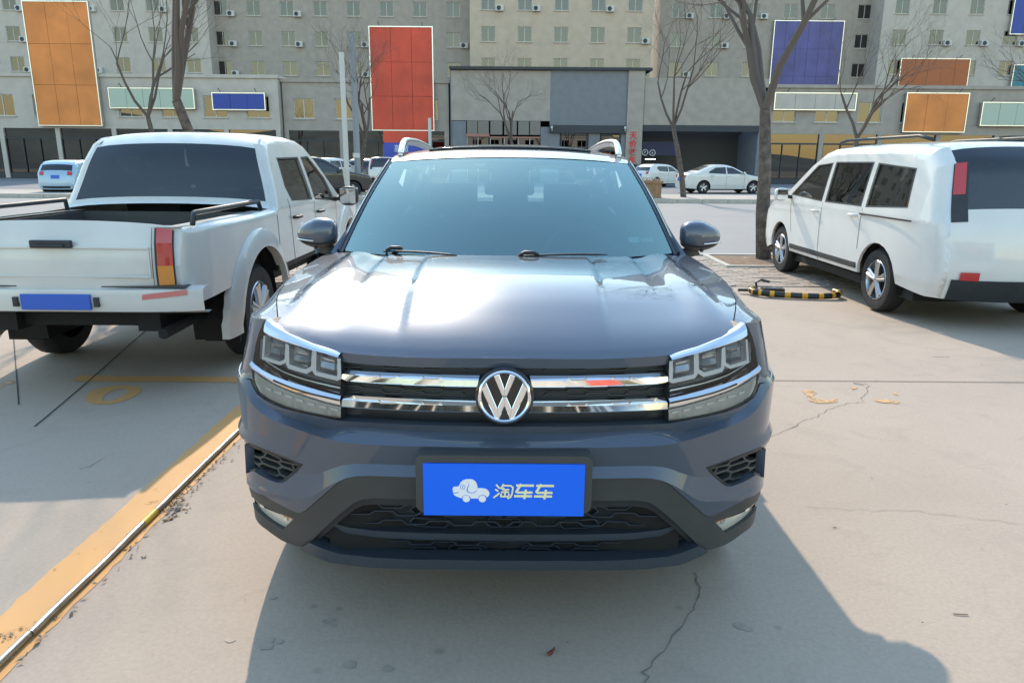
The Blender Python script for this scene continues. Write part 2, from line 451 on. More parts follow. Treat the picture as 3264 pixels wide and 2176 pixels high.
def _cl(l,s1=SMAX-.004): 
    k=[i for i,x in enumerate(_ln) if x is l][0]; S_=np.linspace(0,s1,60); Z=[x[0](S_) for x in _ln]
    for i in range(1,len(Z)): Z[i]=np.minimum(Z[i],Z[i-1]-.004)
    q=np.stack([S_,Z[k]],1); return np.vstack([mir(q)[::-1],q[1:]])
FP('front_bumper',PO,M['paint'],0,holes=[ventP,mir(ventP)],grid=.016,back=.03,eps=3e-4,creases=[_cl(_ln[2]),_cl(_ln[3]),_cl(_ln[4]),_cl(_ln[5])])
# --- black lower trim
lowedge=bp([(1610,1785),(1400,1782),(1188,1776),(1084,1766),(1010,1745)])
trimbot=bp([(1610,1760),(1400,1760),(1188,1755),(1084,1745),(1000,1760),(981,1761),(950,1742),(891,1721),(843,1686),(802,1645),(785,1610),(777,1575)])
intake=bp([(1610,1592),(1319,1592),(1190,1589),(1150,1593),(1120,1608),(1084,1637),(1040,1676),(988,1727)])
ipoly=bp([(1610,1785),(1400,1782),(1188,1775),(1084,1764),(1030,1747),(992,1731)])
tb=bp([(992,1748),(960,1745),(925,1735),(891,1721),(843,1686),(815,1660),(800,1635),(788,1605),(779,1575)],0)
TO_top=paintedge.copy(); TO_top=np.vstack([TO_top[:-1],[(SMAX,paintedge[-1,1]+.010)]]); TO_top[:,1]-=.002
# trim = closed ring around the intake: outline = top edge + side + bottom lip edge
lipU=bp([(1610,1788),(1400,1785),(1188,1778),(1084,1767),(1030,1750),(992,1736)])
TB=np.vstack([lipU,tb,[(SMAX,tb[-1,1]+.01)]])
TO=full(TO_top,TB)
IH=np.vstack([intake,ipoly[::-1]]); IH=full(intake,ipoly)
fog=[(794,1583),(803,1586),(933,1654),(899,1688),(861,1665),(834,1645),(812,1623),(799,1601)]
fogP=bp(fog); fogP[:,0]=np.minimum(fogP[:,0],SMAX-.03)
FP('lower_trim',TO,M['trim'],.004,holes=[IH,fogP,mir(fogP)],grid=.024,back=.018,creases=[_cl(_ln[6])])
# bevel inside the trim arch (dark inner frame)
inner=bp([(1610,1606),(1319,1606),(1192,1603),(1160,1607),(1132,1620),(1098,1648),(1052,1688),(1006,1731)],.03)
innb=bp([(1610,1779),(1400,1776),(1188,1769),(1090,1758),(1040,1743),(1010,1735)],.03)
FP('intake_frame',full(intake*[1,1]+[0,.004],ipoly-[0,.003]),M['dark'],.022,holes=[full(inner,innb)],grid=.03,back=.05)
# lower lip
lipT=bp([(1610,1786),(1400,1783),(1188,1776),(1084,1765),(1030,1748),(985,1729),(950,1743)],-.008)
lipB=bp([(1610,1817),(1400,1813),(1153,1806),(1050,1792),(981,1763),(955,1748)],-.008)
M['lip']=mat('satin dark lip',(.050,.065,.085),.32,.2,.3)
FP('front_lip',full(lipT[:-1],lipB),M['lip'],-.008,grid=.03,back=.06)
# intake interior : recessed mesh plate, bars, dark hexagon pockets
ip=full(intake+[.02,.03],ipoly-[-.03,.07])
FP('intake_mesh',ip,M['dark'],.085,grid=.04,back=0)
zi0=float(inner[0,1]); zi1=float(ipoly[0,1])
bars=bp([(1610,1712),(1400,1708),(1188,1699),(1110,1688),(1057,1672)],.045)
for nm,dz,wd,mm in (('intake_bar',0,.026,M['lip']),):
    P=np.vstack([mir(bars)[::-1],bars[1:]]); P[len(bars)-1:len(bars)+1,0]*=1
    FP(nm,thicken(P,wd),mm,.042,grid=.03,back=.05)
lb=bp([(1610,1781),(1400,1777),(1188,1770),(1084,1757),(1010,1736)],.03); P=np.vstack([mir(lb)[::-1],lb[1:]])
FP('intake_bar',thicken(P,.008),M['lip'],.024,grid=.03,back=.03)
for row,(vv,hh) in enumerate(((1660,14),(1742,13),(1622,12))):
    for k in range(-4,5):
        if (k+row)%2: continue
        uu=1608+k*118
        if abs(k)==4: continue
        hx=[(uu-62,vv),(uu-48,vv-hh),(uu+48,vv-hh),(uu+62,vv),(uu+48,vv+hh),(uu-48,vv+hh)]
        hx=[(2*1608-a if a>1608 else a,b) if False else (a,b) for a,b in hx]
        c0=bp([(1608-abs(uu-1608),vv)],.08)[0]; sg=-1 if uu<1608 else 1
        px_w=bp([(1608-abs(uu-1608)-10 ,vv)],.08)[0][0]-c0[0] if uu!=1608 else .0104
        k_=abs(px_w)/10*1.0; sc=[((a-uu)*k_+sg*c0[0],(vv-b)*.00125+c0[1]) for a,b in hx]
        ring=np.array(sc); inner_=(ring-ring.mean(0))*[.93,.80]+ring.mean(0)
        FP('mesh_cell',ring,M['lip'],.068,holes=[inner_],grid=.05,back=.02)
        FP('mesh_cell',inner_,M['black'],.083,grid=.06,back=0)
def zig(v0,amp,u0,u1,flat=58,ramp=16,ph=1):
    out=[];u=u0;st=ph
    while u<u1:
        out+=[(u,v0+amp*st+(u-1608)**2*-.000035),(min(u+flat,u1+1),v0+amp*st+(u-1608)**2*-.000035)]; u+=flat+ramp; st=-st
    return out
for (v0,am,u0,ph) in ((1640,6,1120,1),(1668,-6,1075,1),(1733,5,1090,-1),(1752,-5,1100,-1),(1618,5,1145,-1)):
    strip('mesh_ridge',zig(v0,am,u0,1600,ph=ph),.0035,M['lip'],.060,[suv]*2,back=.01,grid=.06)
# --- corner vent interiors
base=both('vent_grille',[(772,1405),(800,1402),(915,1450),(985,1477),(950,1512),(890,1552),(800,1520),(772,1515)],M['black'],.07,back=0,grid=.05)
def hexring(c,w,h,wd,extra,parents,m):
    P=np.array([(-w/2,0),(-w*.32,h/2),(w*.32,h/2),(w/2,0),(w*.32,-h/2),(-w*.32,-h/2)])+c
    Q=(P-c)*[(w-2*wd)/w,(h-2*wd)/h]+c
    for i,sg in enumerate((1,-1)):
        FP('mesh_cell',P if sg>0 else mir(P),m,extra,parent=parents[i],holes=[Q if sg>0 else mir(Q)],grid=.05,back=.03)
vc=bp([(930,1486),(880,1466),(826,1447),(905,1506),(850,1490),(806,1468),(876,1524),(820,1502)],.03)
vd=solve_front(vent,lambda s,z:offs(s,z)+.03)
# slats following the vent, separated by short diagonals
for a,b in (([(945,1483),(905,1478),(890,1463),(845,1450),(832,1437),(800,1425)]),)[:0]: pass
for ln in ([(962,1484),(900,1470),(885,1472),(840,1455),(826,1458),(795,1447)],[(940,1500),(902,1487),(885,1493),(838,1476),(822,1480),(793,1466)],[(915,1522),(893,1512),(878,1516),(835,1498),(818,1500),(795,1487)],
           [(900,1470),(888,1458),(850,1440),(836,1438)],[(902,1487),(885,1472)],[(840,1455),(850,1440)],[(838,1476),(826,1458)],[(893,1512),(885,1493)],[(835,1498),(822,1480)],[(940,1500),(930,1478)]):
    strip('vent_slat',ln,.007,M['trim'],.028,base,back=.03,grid=.04)
both('vent_frame',vent,M['dark'],.012,holespx=[[(787,1424),(800,1420),(854,1441),(912,1464),(953,1481),(938,1498),(906,1525),(898,1530),(886,1530),(857,1519),(812,1492),(789,1498)]],back=.06,grid=.03)
# --- fog lamp inserts
M['foglens']=mat('fog lamp cover',(.66,.64,.56),.2,.2,1)
fg=both('fog_lamp',[(778,1573),(790,1572),(803,1577),(940,1652),(899,1694),(855,1668),(800,1625),(785,1600)],M['foglens'],.018,back=0,grid=.05)
strip('fog_lamp_edge',[(781,1577),(799,1583),(840,1604),(930,1652)],  .006,M['amber'],.012,fg,back=.006,grid=.04)
strip('fog_lamp_edge',[(783,1580),(790,1600),(806,1624),(832,1646),(862,1667),(899,1689)],.009,M['gloss'],.010,fg,back=.008,grid=.04)
strip('fog_lamp_cell',[(828,1606),(840,1612)],.018,M['chrome'],.014,fg,back=.003,grid=.04)
strip('fog_lamp_cell',[(905,1650),(915,1655)],.014,M['chrome'],.014,fg,back=.003,grid=.04)

# --- grille
gt=bp([(1610,1143),(1450,1143),(1306,1140),(1180,1133),(1087,1126)],.03); gb=bp([(1610,1383),(1331,1376),(1180,1368),(1087,1362)],.03)
FP('grille',full(gt+[0,.01],gb-[0,.004]),M['gloss'],.045,grid=.03,back=0)
grille=suv.children[-1]
gt=bp([(1610,1154),(1450,1153),(1306,1151),(1180,1145),(1094,1138)],.03); gb=bp([(1610,1350),(1331,1344),(1180,1335),(1094,1330)],.03)
G1=full(gt,gb); G2=full(gt-[0,.004],gb+[0,.004]); G2[:,0]*=.992
FP('grille_frame',G1,M['lip'],.028,parent=grille,holes=[G2],back=.02)
FP('grille_insert',G1*[.99,1],M['dark'],.038,parent=grille,back=0)
def wave(v0,amp,n0=0):
    """zigzag ridge across the half grille, photo px"""
    P=[]; u=1100; per=141; k=0
    # high from .. low from ..
    pts=[(1098,0),(1135,0),(1147,-1),(1195,-1),(1207,0)]
    u=1098; out=[]; st=0
    while u<1500:
        L=45 if st==0 else 58
        yv=v0+(u-1098)*.028+(amp if st==0 else -amp)
        out.append((u,yv)); out.append((u+L,yv+L*.028)); u+=L+13; st=1-st
    return [p for p in out if p[0]<1530]
for v0 in (1165,):
    strip('grille_ridge',wave(v0,4),.0028,M['trim'],.030,[grille]*2,back=.008,grid=.05)
    strip('grille_ridge',wave(v0-14,-3.5),.0028,M['trim'],.030,[grille]*2,back=.008,grid=.05)
strip('grille_ridge',wave(1245,4)[:],.0028,M['trim'],.030,[grille]*2,back=.008,grid=.05)
strip('grille_ridge',wave(1232,-3.5)[:],.0028,M['trim'],.030,[grille]*2,back=.008,grid=.05)
# chrome bars: faceted section (upward facet + near vertical facet + lower bevel)
def chromebar(tpx,bpx,name='chrome_bar',parent=grille):
    T=bp(tpx,0.0); B=bp(bpx,0.0); n=len(T)
    T=resample(T,.02,False); Tn=len(T); B=np.stack([np.interp(np.linspace(0,1,Tn),np.linspace(0,1,len(B)),B[:,i]) for i in (0,1)],1)
    T=np.stack([np.interp(np.linspace(0,1,Tn),np.linspace(0,1,len(T)),T[:,i]) for i in (0,1)],1)
    sec=[(-.01,.030),(0,.014),(.0,.012),(.28,.000),(.32,-.002),(.84,-.0040),(.92,-.002),(1.0,.006),(1.0,.035)]
    for sg in (1,-1):
        V=[];Fc=[]
        for i in range(Tn):
            for (q,e) in sec:
                sz=T[i]*(1-q)+B[i]*q
                # scalloped edge of the upper facet
                ee=e
                V.append(FS(np.array([sz[0]*sg]),np.array([sz[1]]),ee)[0])
        k=len(sec)
        for i in range(Tn-1):
            for j in range(k-1):
                a=i*k+j; q=(a,a+1,a+k+1,a+k); Fc.append(q if sg>0 else q[::-1])
        Fc.append(tuple(range(k)) if sg<0 else tuple(reversed(range(k)))); Fc.append(tuple((Tn-1)*k+j for j in range(k)) if sg>0 else tuple((Tn-1)*k+j for j in reversed(range(k))))
        obj(name,V,Fc,M['chrome'],parent,True,off=ORG,sharp=14)
chromebar([(1528,1200),(1306,1194),(1180,1188),(1096,1182),(1091,1185)],[(1520,1235),(1306,1229),(1180,1222),(1098,1215),(1091,1209)])
chromebar([(1524,1281),(1306,1275),(1180,1268),(1091,1262.5)],[(1536,1316),(1306,1311),(1180,1305),(1091,1299)])
# scallops: small raised trapezoids under the upper facet of each bar
for v0 in (1193,1273):
    for u0 in (1205,1345):
        P=[(u0,v0+(u0-1098)*.028),(u0+8,v0+8+(u0-1098)*.028),(u0+52,v0+9+(u0-1098)*.028),(u0+62,v0+1+(u0-1098)*.028)]
        strip('bar_scallop',P,.003,M['chrome'],-.0035,[grille]*2,back=.004,grid=.05)
# --- emblem : VW roundel
ec=bp([(1610,1259)],0)[0]; EC=FS(np.array([0.]),np.array([ec[1]]),-.012)[0]
er=86/ (F/((EC-CAM)@CF))
tilt=R(7)
def EM(x,z,d=0): # emblem plane coords
    return (EC[0]+x, EC[1]-d*math.cos(tilt)+z*math.sin(tilt), EC[2]+z*math.cos(tilt)+d*math.sin(tilt))
em=empty('tmp'); bpy.data.objects.remove(em)
mb=MB(); lathe([(0.012,er*1.09),(-.002,er*1.09),(-.006,er*1.03),(-.006,0.0001)],64,(0,0,0),'y',mb=mb)
backp=obj('emblem',[EM(p[0],p[2],-p[1]-.006) for p in mb.v],mb.f,M['gloss'],suv,True,off=ORG,sharp=30)
mb=MB(); prof=[(.0,er*.83),(-.006,er*.835),(-.010,er*.87),(-.0125,er*.92),(-.010,er*.97),(-.004,er*1.0),(.004,er*1.0)]
lathe(prof,96,(0,0,0),'y',mb=mb)
obj('ring',[EM(p[0],p[2],-p[1]) for p in mb.v],mb.f,M['chrome'],backp,True,off=ORG,sharp=50)
def bar2(P,nm):
    """flat chrome stroke polygon in emblem units (radius 1), bevelled"""
    P=np.array(P)*er; c=P.mean(0); top=c+(P-c)*1.0; n=len(P)
    V=[EM(p[0],p[1],.001) for p in P]+[EM(p[0],p[1],.0085) for p in P]
    cc=[]; 
    ins=[]
    for i in range(n):
        a=P[i]-P[i-1]; b=P[(i+1)%n]-P[i]; a=a/np.linalg.norm(a); b=b/np.linalg.norm(b)
        na=np.array([-a[1],a[0]]); nb=np.array([-b[1],b[0]]); m_=na+nb; m_/=np.linalg.norm(m_)+1e-9; ins.append(P[i]+m_*.0022/max(.4,m_@na))
    V+=[EM(p[0],p[1],.0105) for p in ins]
    Fc=[]
    for i in range(n):
        j=(i+1)%n; Fc+=[(i,j,n+j,n+i),(n+i,n+j,2*n+j,2*n+i)]
    Fc.append(tuple(2*n+i for i in range(n)))
    obj(nm,V,Fc,M['chrome'],backp,False,off=ORG)
k=.155
vy=lambda x:x
# V strokes (top) meeting at centre, W strokes (bottom)
for sg in (1,-1):
    P=[(-.42,.80),(-.22,.88),(.03,.045),(.0,.045),(-.12,.045)]
    Vs=[(-.41,.80),(-.20,.87),(.0,.40),(.0,.045),(-.085,.045)]
    Q=[(sg*a,b) for a,b in Vs]; bar2(Q if sg<0 else Q[::-1],'letter_stroke') if False else None
    Q=[(sg*a,b) for a,b in [(.41,.79),(.08,.03),(.0,.03),(.0,.30),(.20,.85)]]
    bar2(Q[::-1] if sg>0 else Q,'letter_v_stroke')
    Q=[(sg*a,b) for a,b in [(.70,.55),(.86,.28),(.38,-.79),(.20,-.84),(.0,-.34),(.0,.005),(.085,.005),(.27,-.38)]]
    # split W arm in two convex strokes
    A=[(.68,.55),(.84,.27),(.36,-.78),(.20,-.83),(.265,-.42)]
    B=[(.265,-.42),(.20,-.83),(.0,-.345),(.0,.005),(.075,.005)]
    for S_ in (A,B):
        Q=[(sg*a,b) for a,b in S_]; Q=Q[::-1]
        bar2(Q if sg>0 else Q[::-1],'letter_w_stroke')

# --- headlights
hl=[(1084,1126),(1040,1112),(995,1098),(955,1082),(918,1066),(890,1051),(862,1034),(845,1019),(836,1030),(823,1060),(813,1095),(804,1150),(800,1178),(803,1210),(812,1235),(823,1253),(843,1268),(868,1282),(905,1297),(944,1308),(1000,1320),(1050,1330),(1086,1335),(1087,1300),(1087,1200)]
base=both('headlight',hl,M['gloss'],.055,back=0,grid=.04)
M['bowl']=mat('silvered bowl',(.60,.62,.64),.4,.45)
both('bezel_plate',[(1082,1130),(995,1103),(918,1071),(860,1040),(838,1036),(826,1062),(816,1095),(811,1130),(842,1146),(893,1163),(916,1160),(921,1173),(976,1189),(1000,1180),(1008,1195),(1074,1211),(1082,1206)],M['bowl'],.040,back=0,grid=.04,parents=base)
# housing wall
for i,sg in enumerate((1,-1)):
    P=bp(hl); P=P if sg>0 else mir(P); n=len(P); P=resample(P,.03); n=len(P)
    V=list(FS(P[:,0],P[:,1],.002))+list(FS(P[:,0],P[:,1],.056)); Fc=[(a,(a+1)%n,n+(a+1)%n,n+a) for a in range(n)]
    obj('housing_wall',V,Fc,M['dark'],base[i],False,off=ORG)
both('lens',hl,M['lens'],.001,back=0,grid=.03,parents=base)
def ubox(P,w_=.0125,extra=.010): 
    for r in (M['drl'],): strip('light_guide',P,w_,r,extra,base,back=.02,grid=.03)
ubox([(843,1070),(838,1140),(893,1158),(911,1149),(914,1096)],.011)
ubox([(916,1100),(917,1160),(921,1168),(976,1184),(997,1171),(1000,1116)],.013)
ubox([(1003,1118),(1002,1182),(1008,1190),(1074,1206),(1081,1203),(1081,1133)],.013)
for q in ([(848,1075),(908,1098),(905,1145),(890,1152),(845,1138)],[(922,1100),(995,1117),(992,1165),(974,1176),(924,1162)],[(1009,1120),(1076,1135),(1076,1198),(1010,1184)]):
    both('reflector_bowl',q,M['bowl'],.032,parents=base,back=-.018,grid=.012,analytic=False)
for q in ([(846,1150),(905,1186),(980,1212),(1084,1236)],[(842,1160),(905,1200),(985,1228),(1084,1250)]):
    strip('lamp_fin',q,.004,M['reflector'],.035,base,back=.03,grid=.04)
# chrome strip across the lamp (double) in line with lower grille bar
def csect(tpx,bpx,name,parents,m=M['chrome'],sec=((-.02,.02),(0,-.001),(.32,-.009),(.42,-.008),(.8,-.003),(1,.004),(1.02,.02))):
    T=resample(bp(tpx),.02,False); Tn=len(T); B=bp(bpx); 
    cum=np.concatenate([[0],np.cumsum(np.hypot(*np.diff(B,axis=0).T))]); cum/=cum[-1]; B=np.stack([np.interp(np.linspace(0,1,Tn),cum,B[:,i]) for i in (0,1)],1)
    for ii,sg in enumerate((1,-1)):
        V=[];Fc=[];k=len(sec)
        for i in range(Tn):
            for (q,e) in sec:
                sz=T[i]*(1-q)+B[i]*q; V.append(FS(np.array([sz[0]*sg]),np.array([sz[1]]),e)[0])
        for i in range(Tn-1):
            for j in range(k-1):
                a=i*k+j; q=(a,a+1,a+k+1,a+k); Fc.append(q if sg>0 else q[::-1])
        obj(name,V,Fc,m,parents[ii],True,off=ORG,sharp=14)
_lo=bp([(845,1019),(836,1030),(823,1060),(813,1095),(804,1150),(800,1178),(803,1208)],.0)
_fc=np.vstack([_lo,[(SMAX,_lo[-1,1]-.02),(SMAX,_lo[0,1]-.03)]])
for sg in (1,-1): FP('fender_corner',_fc if sg>0 else mir(_fc),M['paint'],.003,grid=.02,back=.01)
for T_,B_ in (([(908,1098),(848,1076)],[(903,1146),(845,1137)]),([(994,1118),(922,1100)],[(990,1168),(924,1163)]),([(1076,1135),(1009,1120)],[(1075,1198),(1010,1185)])):
    csect(T_,B_,'reflector_facet',base,M['reflector'],sec=((0,.016),(.10,.026),(.48,.031),(.52,.031),(.56,.027),(.80,.020),(.84,.024),(1,.014)))
csect([(1087,1261),(1040,1250),(995,1237),(918,1214),(868,1195),(836,1178),(812,1160),(803,1150)],[(1087,1296),(1040,1285),(995,1271),(944,1254),(868,1222),(836,1203),(812,1185),(804,1177)],'chrome_strip',base)
csect([(1084,1125),(1040,1111),(995,1097),(955,1081),(918,1065),(890,1050),(862,1033),(846,1019)],[(1084,1136),(1040,1123),(995,1111),(955,1098),(918,1086),(890,1076),(866,1066),(852,1056)],'brow_trim',base,sec=((-.05,.02),(0,.003),(.4,-.007),(.9,-.013),(1.0,-.012),(1.1,.02)))
strip('strip_groove',[(1080,1276),(995,1256),(940,1240),(870,1212)],.005,M['gloss'],-.0105,base,back=.003,grid=.04)
dl=both('turn_lamp',[(1087,1297),(1040,1286),(995,1272),(944,1255),(868,1223),(836,1205),(806,1182),(803,1210),(823,1250),(868,1280),(944,1306),(1050,1328),(1086,1333)],M['lampgrey'],.010,parents=base,back=.03,grid=.03)
for (u,v) in ((856,1240),(887,1252),(920,1264),(955,1276),(991,1288),(1029,1297),(1066,1305)):
    s_=1 if u>860 else .8
    both('lamp_cell',[(u-12*s_,v-7),(u+12*s_,v-1),(u+10*s_,v+6),(u-11*s_,v)],M['lampcell'],.006,parents=dl,back=.005,grid=.04)

# --- licence plate cover and its frame (on the bumper)
pc=at_y(1604.5,1557,-.0); PW=.23; PHh=.0735
zt=at_y(1604.5,1477,0.0)[2]; zb=at_y(1604.5,1641,.0)[2]; PHh=(zt-zb)/2; PZ=(zt+zb)/2
xl=at_y(1348,1557,0)[0]; xr=at_y(1861,1557,0)[0]; PW=(xr-xl)/2; PXc=0.0
plate=empty('number_plate',(0,0,0)); plate.parent=suv
def rrect(w,h,r,n=5,z0=0,only=None):
    P=[]
    for cx,cz,a0 in ((w-r,h-r,0),(-w+r,h-r,90),(-w+r,-h+r,180),(w-r,-h+r,270)):
        for i in range(n+1):
            a=R(a0+90*i/n); P.append((cx+r*math.cos(a),cz+r*math.sin(a)))
    return np.array(P)
pm=lambda y: (lambda a,b: np.stack([a+PXc,np.full_like(a,y),b+PZ],-1))
hz=at_y(1604,1452,0)[2]-PZ; hb=at_y(1604,1633,0)[2]-PZ
hw=at_y(1887,1540,0)[0]
HO=rrect(hw,(hz-hb)/2,.022)+[0,(hz+hb)/2]
HI=rrect(hw-.026,(hz-hb)/2-.014,.008)+[0,(hz+hb)/2-.008]
fr=panel('plate_frame',HO,pm(.0),M['trim'],plate,[HI],.015,back=(0,.05,0),off=ORG); plate.location=(0,0,0)
panel('plate_frame_back',HO*.99,pm(.014),M['dark'],plate,[],.06,back=(0,.03,0),off=ORG)
panel('plate_cover',[(-PW,-PHh),(PW,-PHh),(PW,PHh),(-PW,PHh)],pm(-.003),M['plateblue'],plate,[],.06,back=(0,.008,0),off=ORG)
# rounded inner bead of the frame
# dog-shaped car logo, white (photo crop units: x 505..925, y 355..640 of a 1835 px wide plate)
q=2*PW/1835.
def lp(pts): return np.array([((x-1088)*q,(490-y)*q) for x,y in pts])
def circ(cx,cy,r,n=28): return [(cx+r*math.cos(2*math.pi*i/n),cy+r*math.sin(2*math.pi*i/n)) for i in range(n)]
body=[(508,465),(520,450),(545,450),(570,448),(582,430),(598,395),(625,370),(665,357),(700,355),(735,360),(765,382),(782,415),(787,445),(788,467),(830,465),(865,468),(895,480),(918,505),(925,530),(918,558),(895,582),(885,565),(865,552),(843,548),(820,554),(803,570),(793,594),(712,594),(704,572),(685,556),(660,550),(635,556),(618,572),(610,590),(585,585),(550,572),(525,555),(510,532),(545,533),(578,520),(572,514),(545,524),(512,522),(505,490)]
ear=[(675,390),(686,400),(690,420),(680,445),(668,470),(664,490),(672,512),(695,527),(722,532),(755,523),(780,498),(788,468),(786,476),(772,500),(752,514),(722,523),(695,516),(680,500),(675,480),(684,455),(694,430),(692,405),(682,392)]
eye=circ(620,453,30); eyei=circ(626,453,20)
panel('logo',lp(body),pm(-.0042),M['logowhite'],plate,[lp(ear)[::1],lp(eye)],.02,off=ORG,back=(0,.001,0))
panel('logo',lp(circ(620,453,24)),pm(-.0042),M['logowhite'],plate,[lp([(628,435),(618,440),(614,453),(618,466),(628,471),(622,453)])],.02,off=ORG,back=(0,.001,0))
for cx_ in (660,843): panel('logo',lp(circ(cx_,598,42)),pm(-.0042),M['logowhite'],plate,[],.02,off=ORG,back=(0,.001,0))
# lettering 淘车车 as strokes (italic, cut letterforms)
def st(P,wd=15):
    P=[((x),(y)) for x,y in P]; return thicken(lp(P),wd*q*1.45)
S3=[]
def che(dx): # 车
    return [[(1228+dx,430),(1430+dx,430)],[(1285+dx,410),(1232+dx,505),(1245+dx,515),(1415+dx,515)],[(1205+dx,560),(1410+dx,560)],[(1340+dx,478),(1322+dx,595)]]
for P in che(0)+che(228): S3.append(P)
S3+=[[(1000,418),(1040,465)],[(990,475),(1025,500)],[(1040,520),(1015,545),(970,580)],[(1085,410),(1070,440),(1050,470)],[(1070,430),(1165,430),(1192,450),(1182,530),(1165,570),(1130,588)],
     [(1090,455),(1070,480)],[(1075,478),(1150,478)],[(1055,508),(1150,508)],[(1110,478),(1098,560)],[(1062,525),(1052,562)],[(1050,562),(1138,562)],[(1148,525),(1140,562)]]
for kS,P in enumerate(S3):
    sm=len(P)>3 and P[0][0]<1200
    panel('lettering',st(P,19 if P[0][0]>=1200 else 13.5),pm(-.0042-.00015*kS),M['logocream'],plate,[],.03,off=ORG,back=(0,.001,0))
# ------------------------------------------------------------------ hood, fenders, glass, roof
# front edge of the hood in 3D follows the grille and lamp tops
hf_px=[(1610,1142),(1450,1141),(1306,1139),(1180,1132),(1083,1123),(995,1096),(940,1074),(890,1048)]
_h=solve_front(hf_px,lambda s,z: offs(s,z)+.004); _h[0,0]=0
_hp=FS(_h[:,0],_h[:,1],.004)
zf=pchip(np.r_[-_hp[1,0],_hp[:,0]],np.r_[_hp[1,2],_hp[:,2]]); yf=pchip(np.r_[-_hp[1,0],_hp[:,0]],np.r_[_hp[1,1],_hp[:,1]])
_sm=lambda f,L: (lambda g,v: (lambda x: np.interp(np.abs(np.asarray(x,float)),g,v)))(*(lambda g: (g,np.convolve(np.pad(f(np.abs(g)),50,'edge'),(lambda k:k/k.sum())(np.exp(-.5*(np.arange(-50,51)*(g[1]-g[0])/.025)**2)),'valid')))(np.linspace(-.2,L,400)))
zf=_sm(zf,_hp[-1,0]+.1); yf=_sm(yf,_hp[-1,0]+.1)
def _pt(u,v,z): p=at_z(u,v,z); return (abs(p[0]),p[1],p[2])
seam=np.array([_hp[-1],_pt(893,1015,.995),_pt(901,979,1.018),_pt(923,926,1.042),_pt(950,890,1.058),_pt(979,860,1.072),_pt(1025,823,1.092),_pt(1064,798,1.108)])
sx=pchip(seam[:,1],seam[:,0])           # seam x by y
HY1=seam[-1,1]; HX1=seam[-1,0]
def yr(x): return HY1-.36*(1-(np.abs(x)/HX1)**2.2)
def zr(x): return 1.108+.037*(1-(np.abs(x)/HX1)**2)
_R=pchip([0,.03,.08,.16,.27,.40,.55,.75,1],[0,.13,.29,.47,.65,.78,.87,.95,1])
def ridge_x(t): return .305+.055*0+(-.075)*t*0+.0*t
def H(x,y):
    a=np.abs(x); y0=yf(a); y1=yr(a); t=np.clip((y-y0)/(y1-y0),0,1.05)
    z=zf(a)+(zr(a)-zf(a))*_R(t)
    fade=sstep(.02,.25,t)*(1-.6*sstep(.85,1,t))
    rx=.292+.045*t                     # inner power line
    z=z-.0085*sstep(rx-.004,rx+.030,a)*fade
    ox=.655+.035*t                     # outer ridge
    z=z+.015*sstep(ox-.10,ox,a)*fade-.010*sstep(ox+.01,ox+.06,a)*fade
    z=z+.024*(1-(a/.76)**2)*sstep(0,.42,t)*(1-sstep(.55,1,t))
    vx=.49+.05*t
    z=z-.006*sstep(vx-.01,vx+.02,a)*(1-sstep(vx+.02,vx+.12,a))*sstep(.25,.7,t)
    return z
def hm(a,b): # a = signed x/sx fraction, b = t along
    return None
ys_=np.linspace(seam[0,1],HY1,24)
hfront=[(x,float(yf(x))) for x in np.linspace(0,_hp[-1,0],26)]
hside=[(float(sx(y)),y) for y in ys_[1:]]
hrear=[(x,float(yr(x))) for x in np.linspace(HX1,0,22)[1:]]
half=np.array(hfront+hside+hrear)
hood_o=np.vstack([half,mir(half)[::-1][1:-1]])
Hm=lambda a,b: np.stack([a,b,H(a,b)],-1)
def hoodback(a,b): return np.stack([0*a,0*a+.006,0*a-.03],-1)
hood=panel('hood',hood_o,Hm,M['paint'],suv,[],.02,back=hoodback,off=ORG)
# shoulder line of the body side
_sh=np.array([(.33,.815,.96),(.45,.835,.975),(.6,.862,.99),(.9,.888,1.005),(1.3,.900,1.036),(1.65,.893,1.07),(1.9,.885,1.085),(2.6,.885,1.075),(3.4,.88,1.09),(4.1,.85,1.12),(4.4,.80,1.10)])
shx=pchip(_sh[:,0],_sh[:,1]); shz=pchip(_sh[:,0],_sh[:,2])
# fender crown : seam -> shoulder
tipA=bp([(845,1020)],0.004)[0]; tipP=FS(np.array([tipA[0]]),np.array([tipA[1]]),.004)[0]
def crown(sg):
    def fn(i,j):
        y=seam[0,1]+(1.86-seam[0,1])*i
        yi=y
        # inner point
        if y<=HY1: xi=float(sx(y)); zi=float(H(np.array([xi]),np.array([y]))[0])-.002
        else: xi=HX1+.0*(y-HY1); zi=float(H(np.array([HX1]),np.array([HY1]))[0])+.10*(y-HY1)
        xi+=.0035
        ye=y+.0; 
        k=max(0,1-i*6)
        xo=float(shx(max(y,.36))); zo=float(shz(max(y,.36)))
        yo=y; I0=.17
        if i<I0+.16:
            q=min(1,i/I0); zt_=_lo[0,1]+(-.03)*q; e_=FS(np.array([_lo[0,0]+(SMAX-_lo[0,0])*q]),np.array([zt_]),.003)[0]
            k=sstep(I0,I0+.16,i); yend=FS(np.array([SMAX]),np.array([zt_]),.003)[0][1]
            xo=e_[0]*(1-k)+xo*k; zo=e_[2]*(1-k)+zo*k
            yo=e_[1] if i<=I0 else yend+(y-yend)*min(1,(i-I0)/.16)
        t=j; b=math.sin(t*math.pi/2)
        x=xi+(xo-xi)*(t*.55+.45*b); z=zi+(zo-zi)*(1-math.cos(t*math.pi/2))*.75+(zo-zi)*t*.25; yy=y*(1-t)+yo*t
        return (x*sg,yy,z)
    return fn
for sg in (1,-1):
    gridsurf('fender_top',crown(sg),30,10,M['paint'],suv,off=ORG,flip=(sg<0))
    V=[];Fc=[]
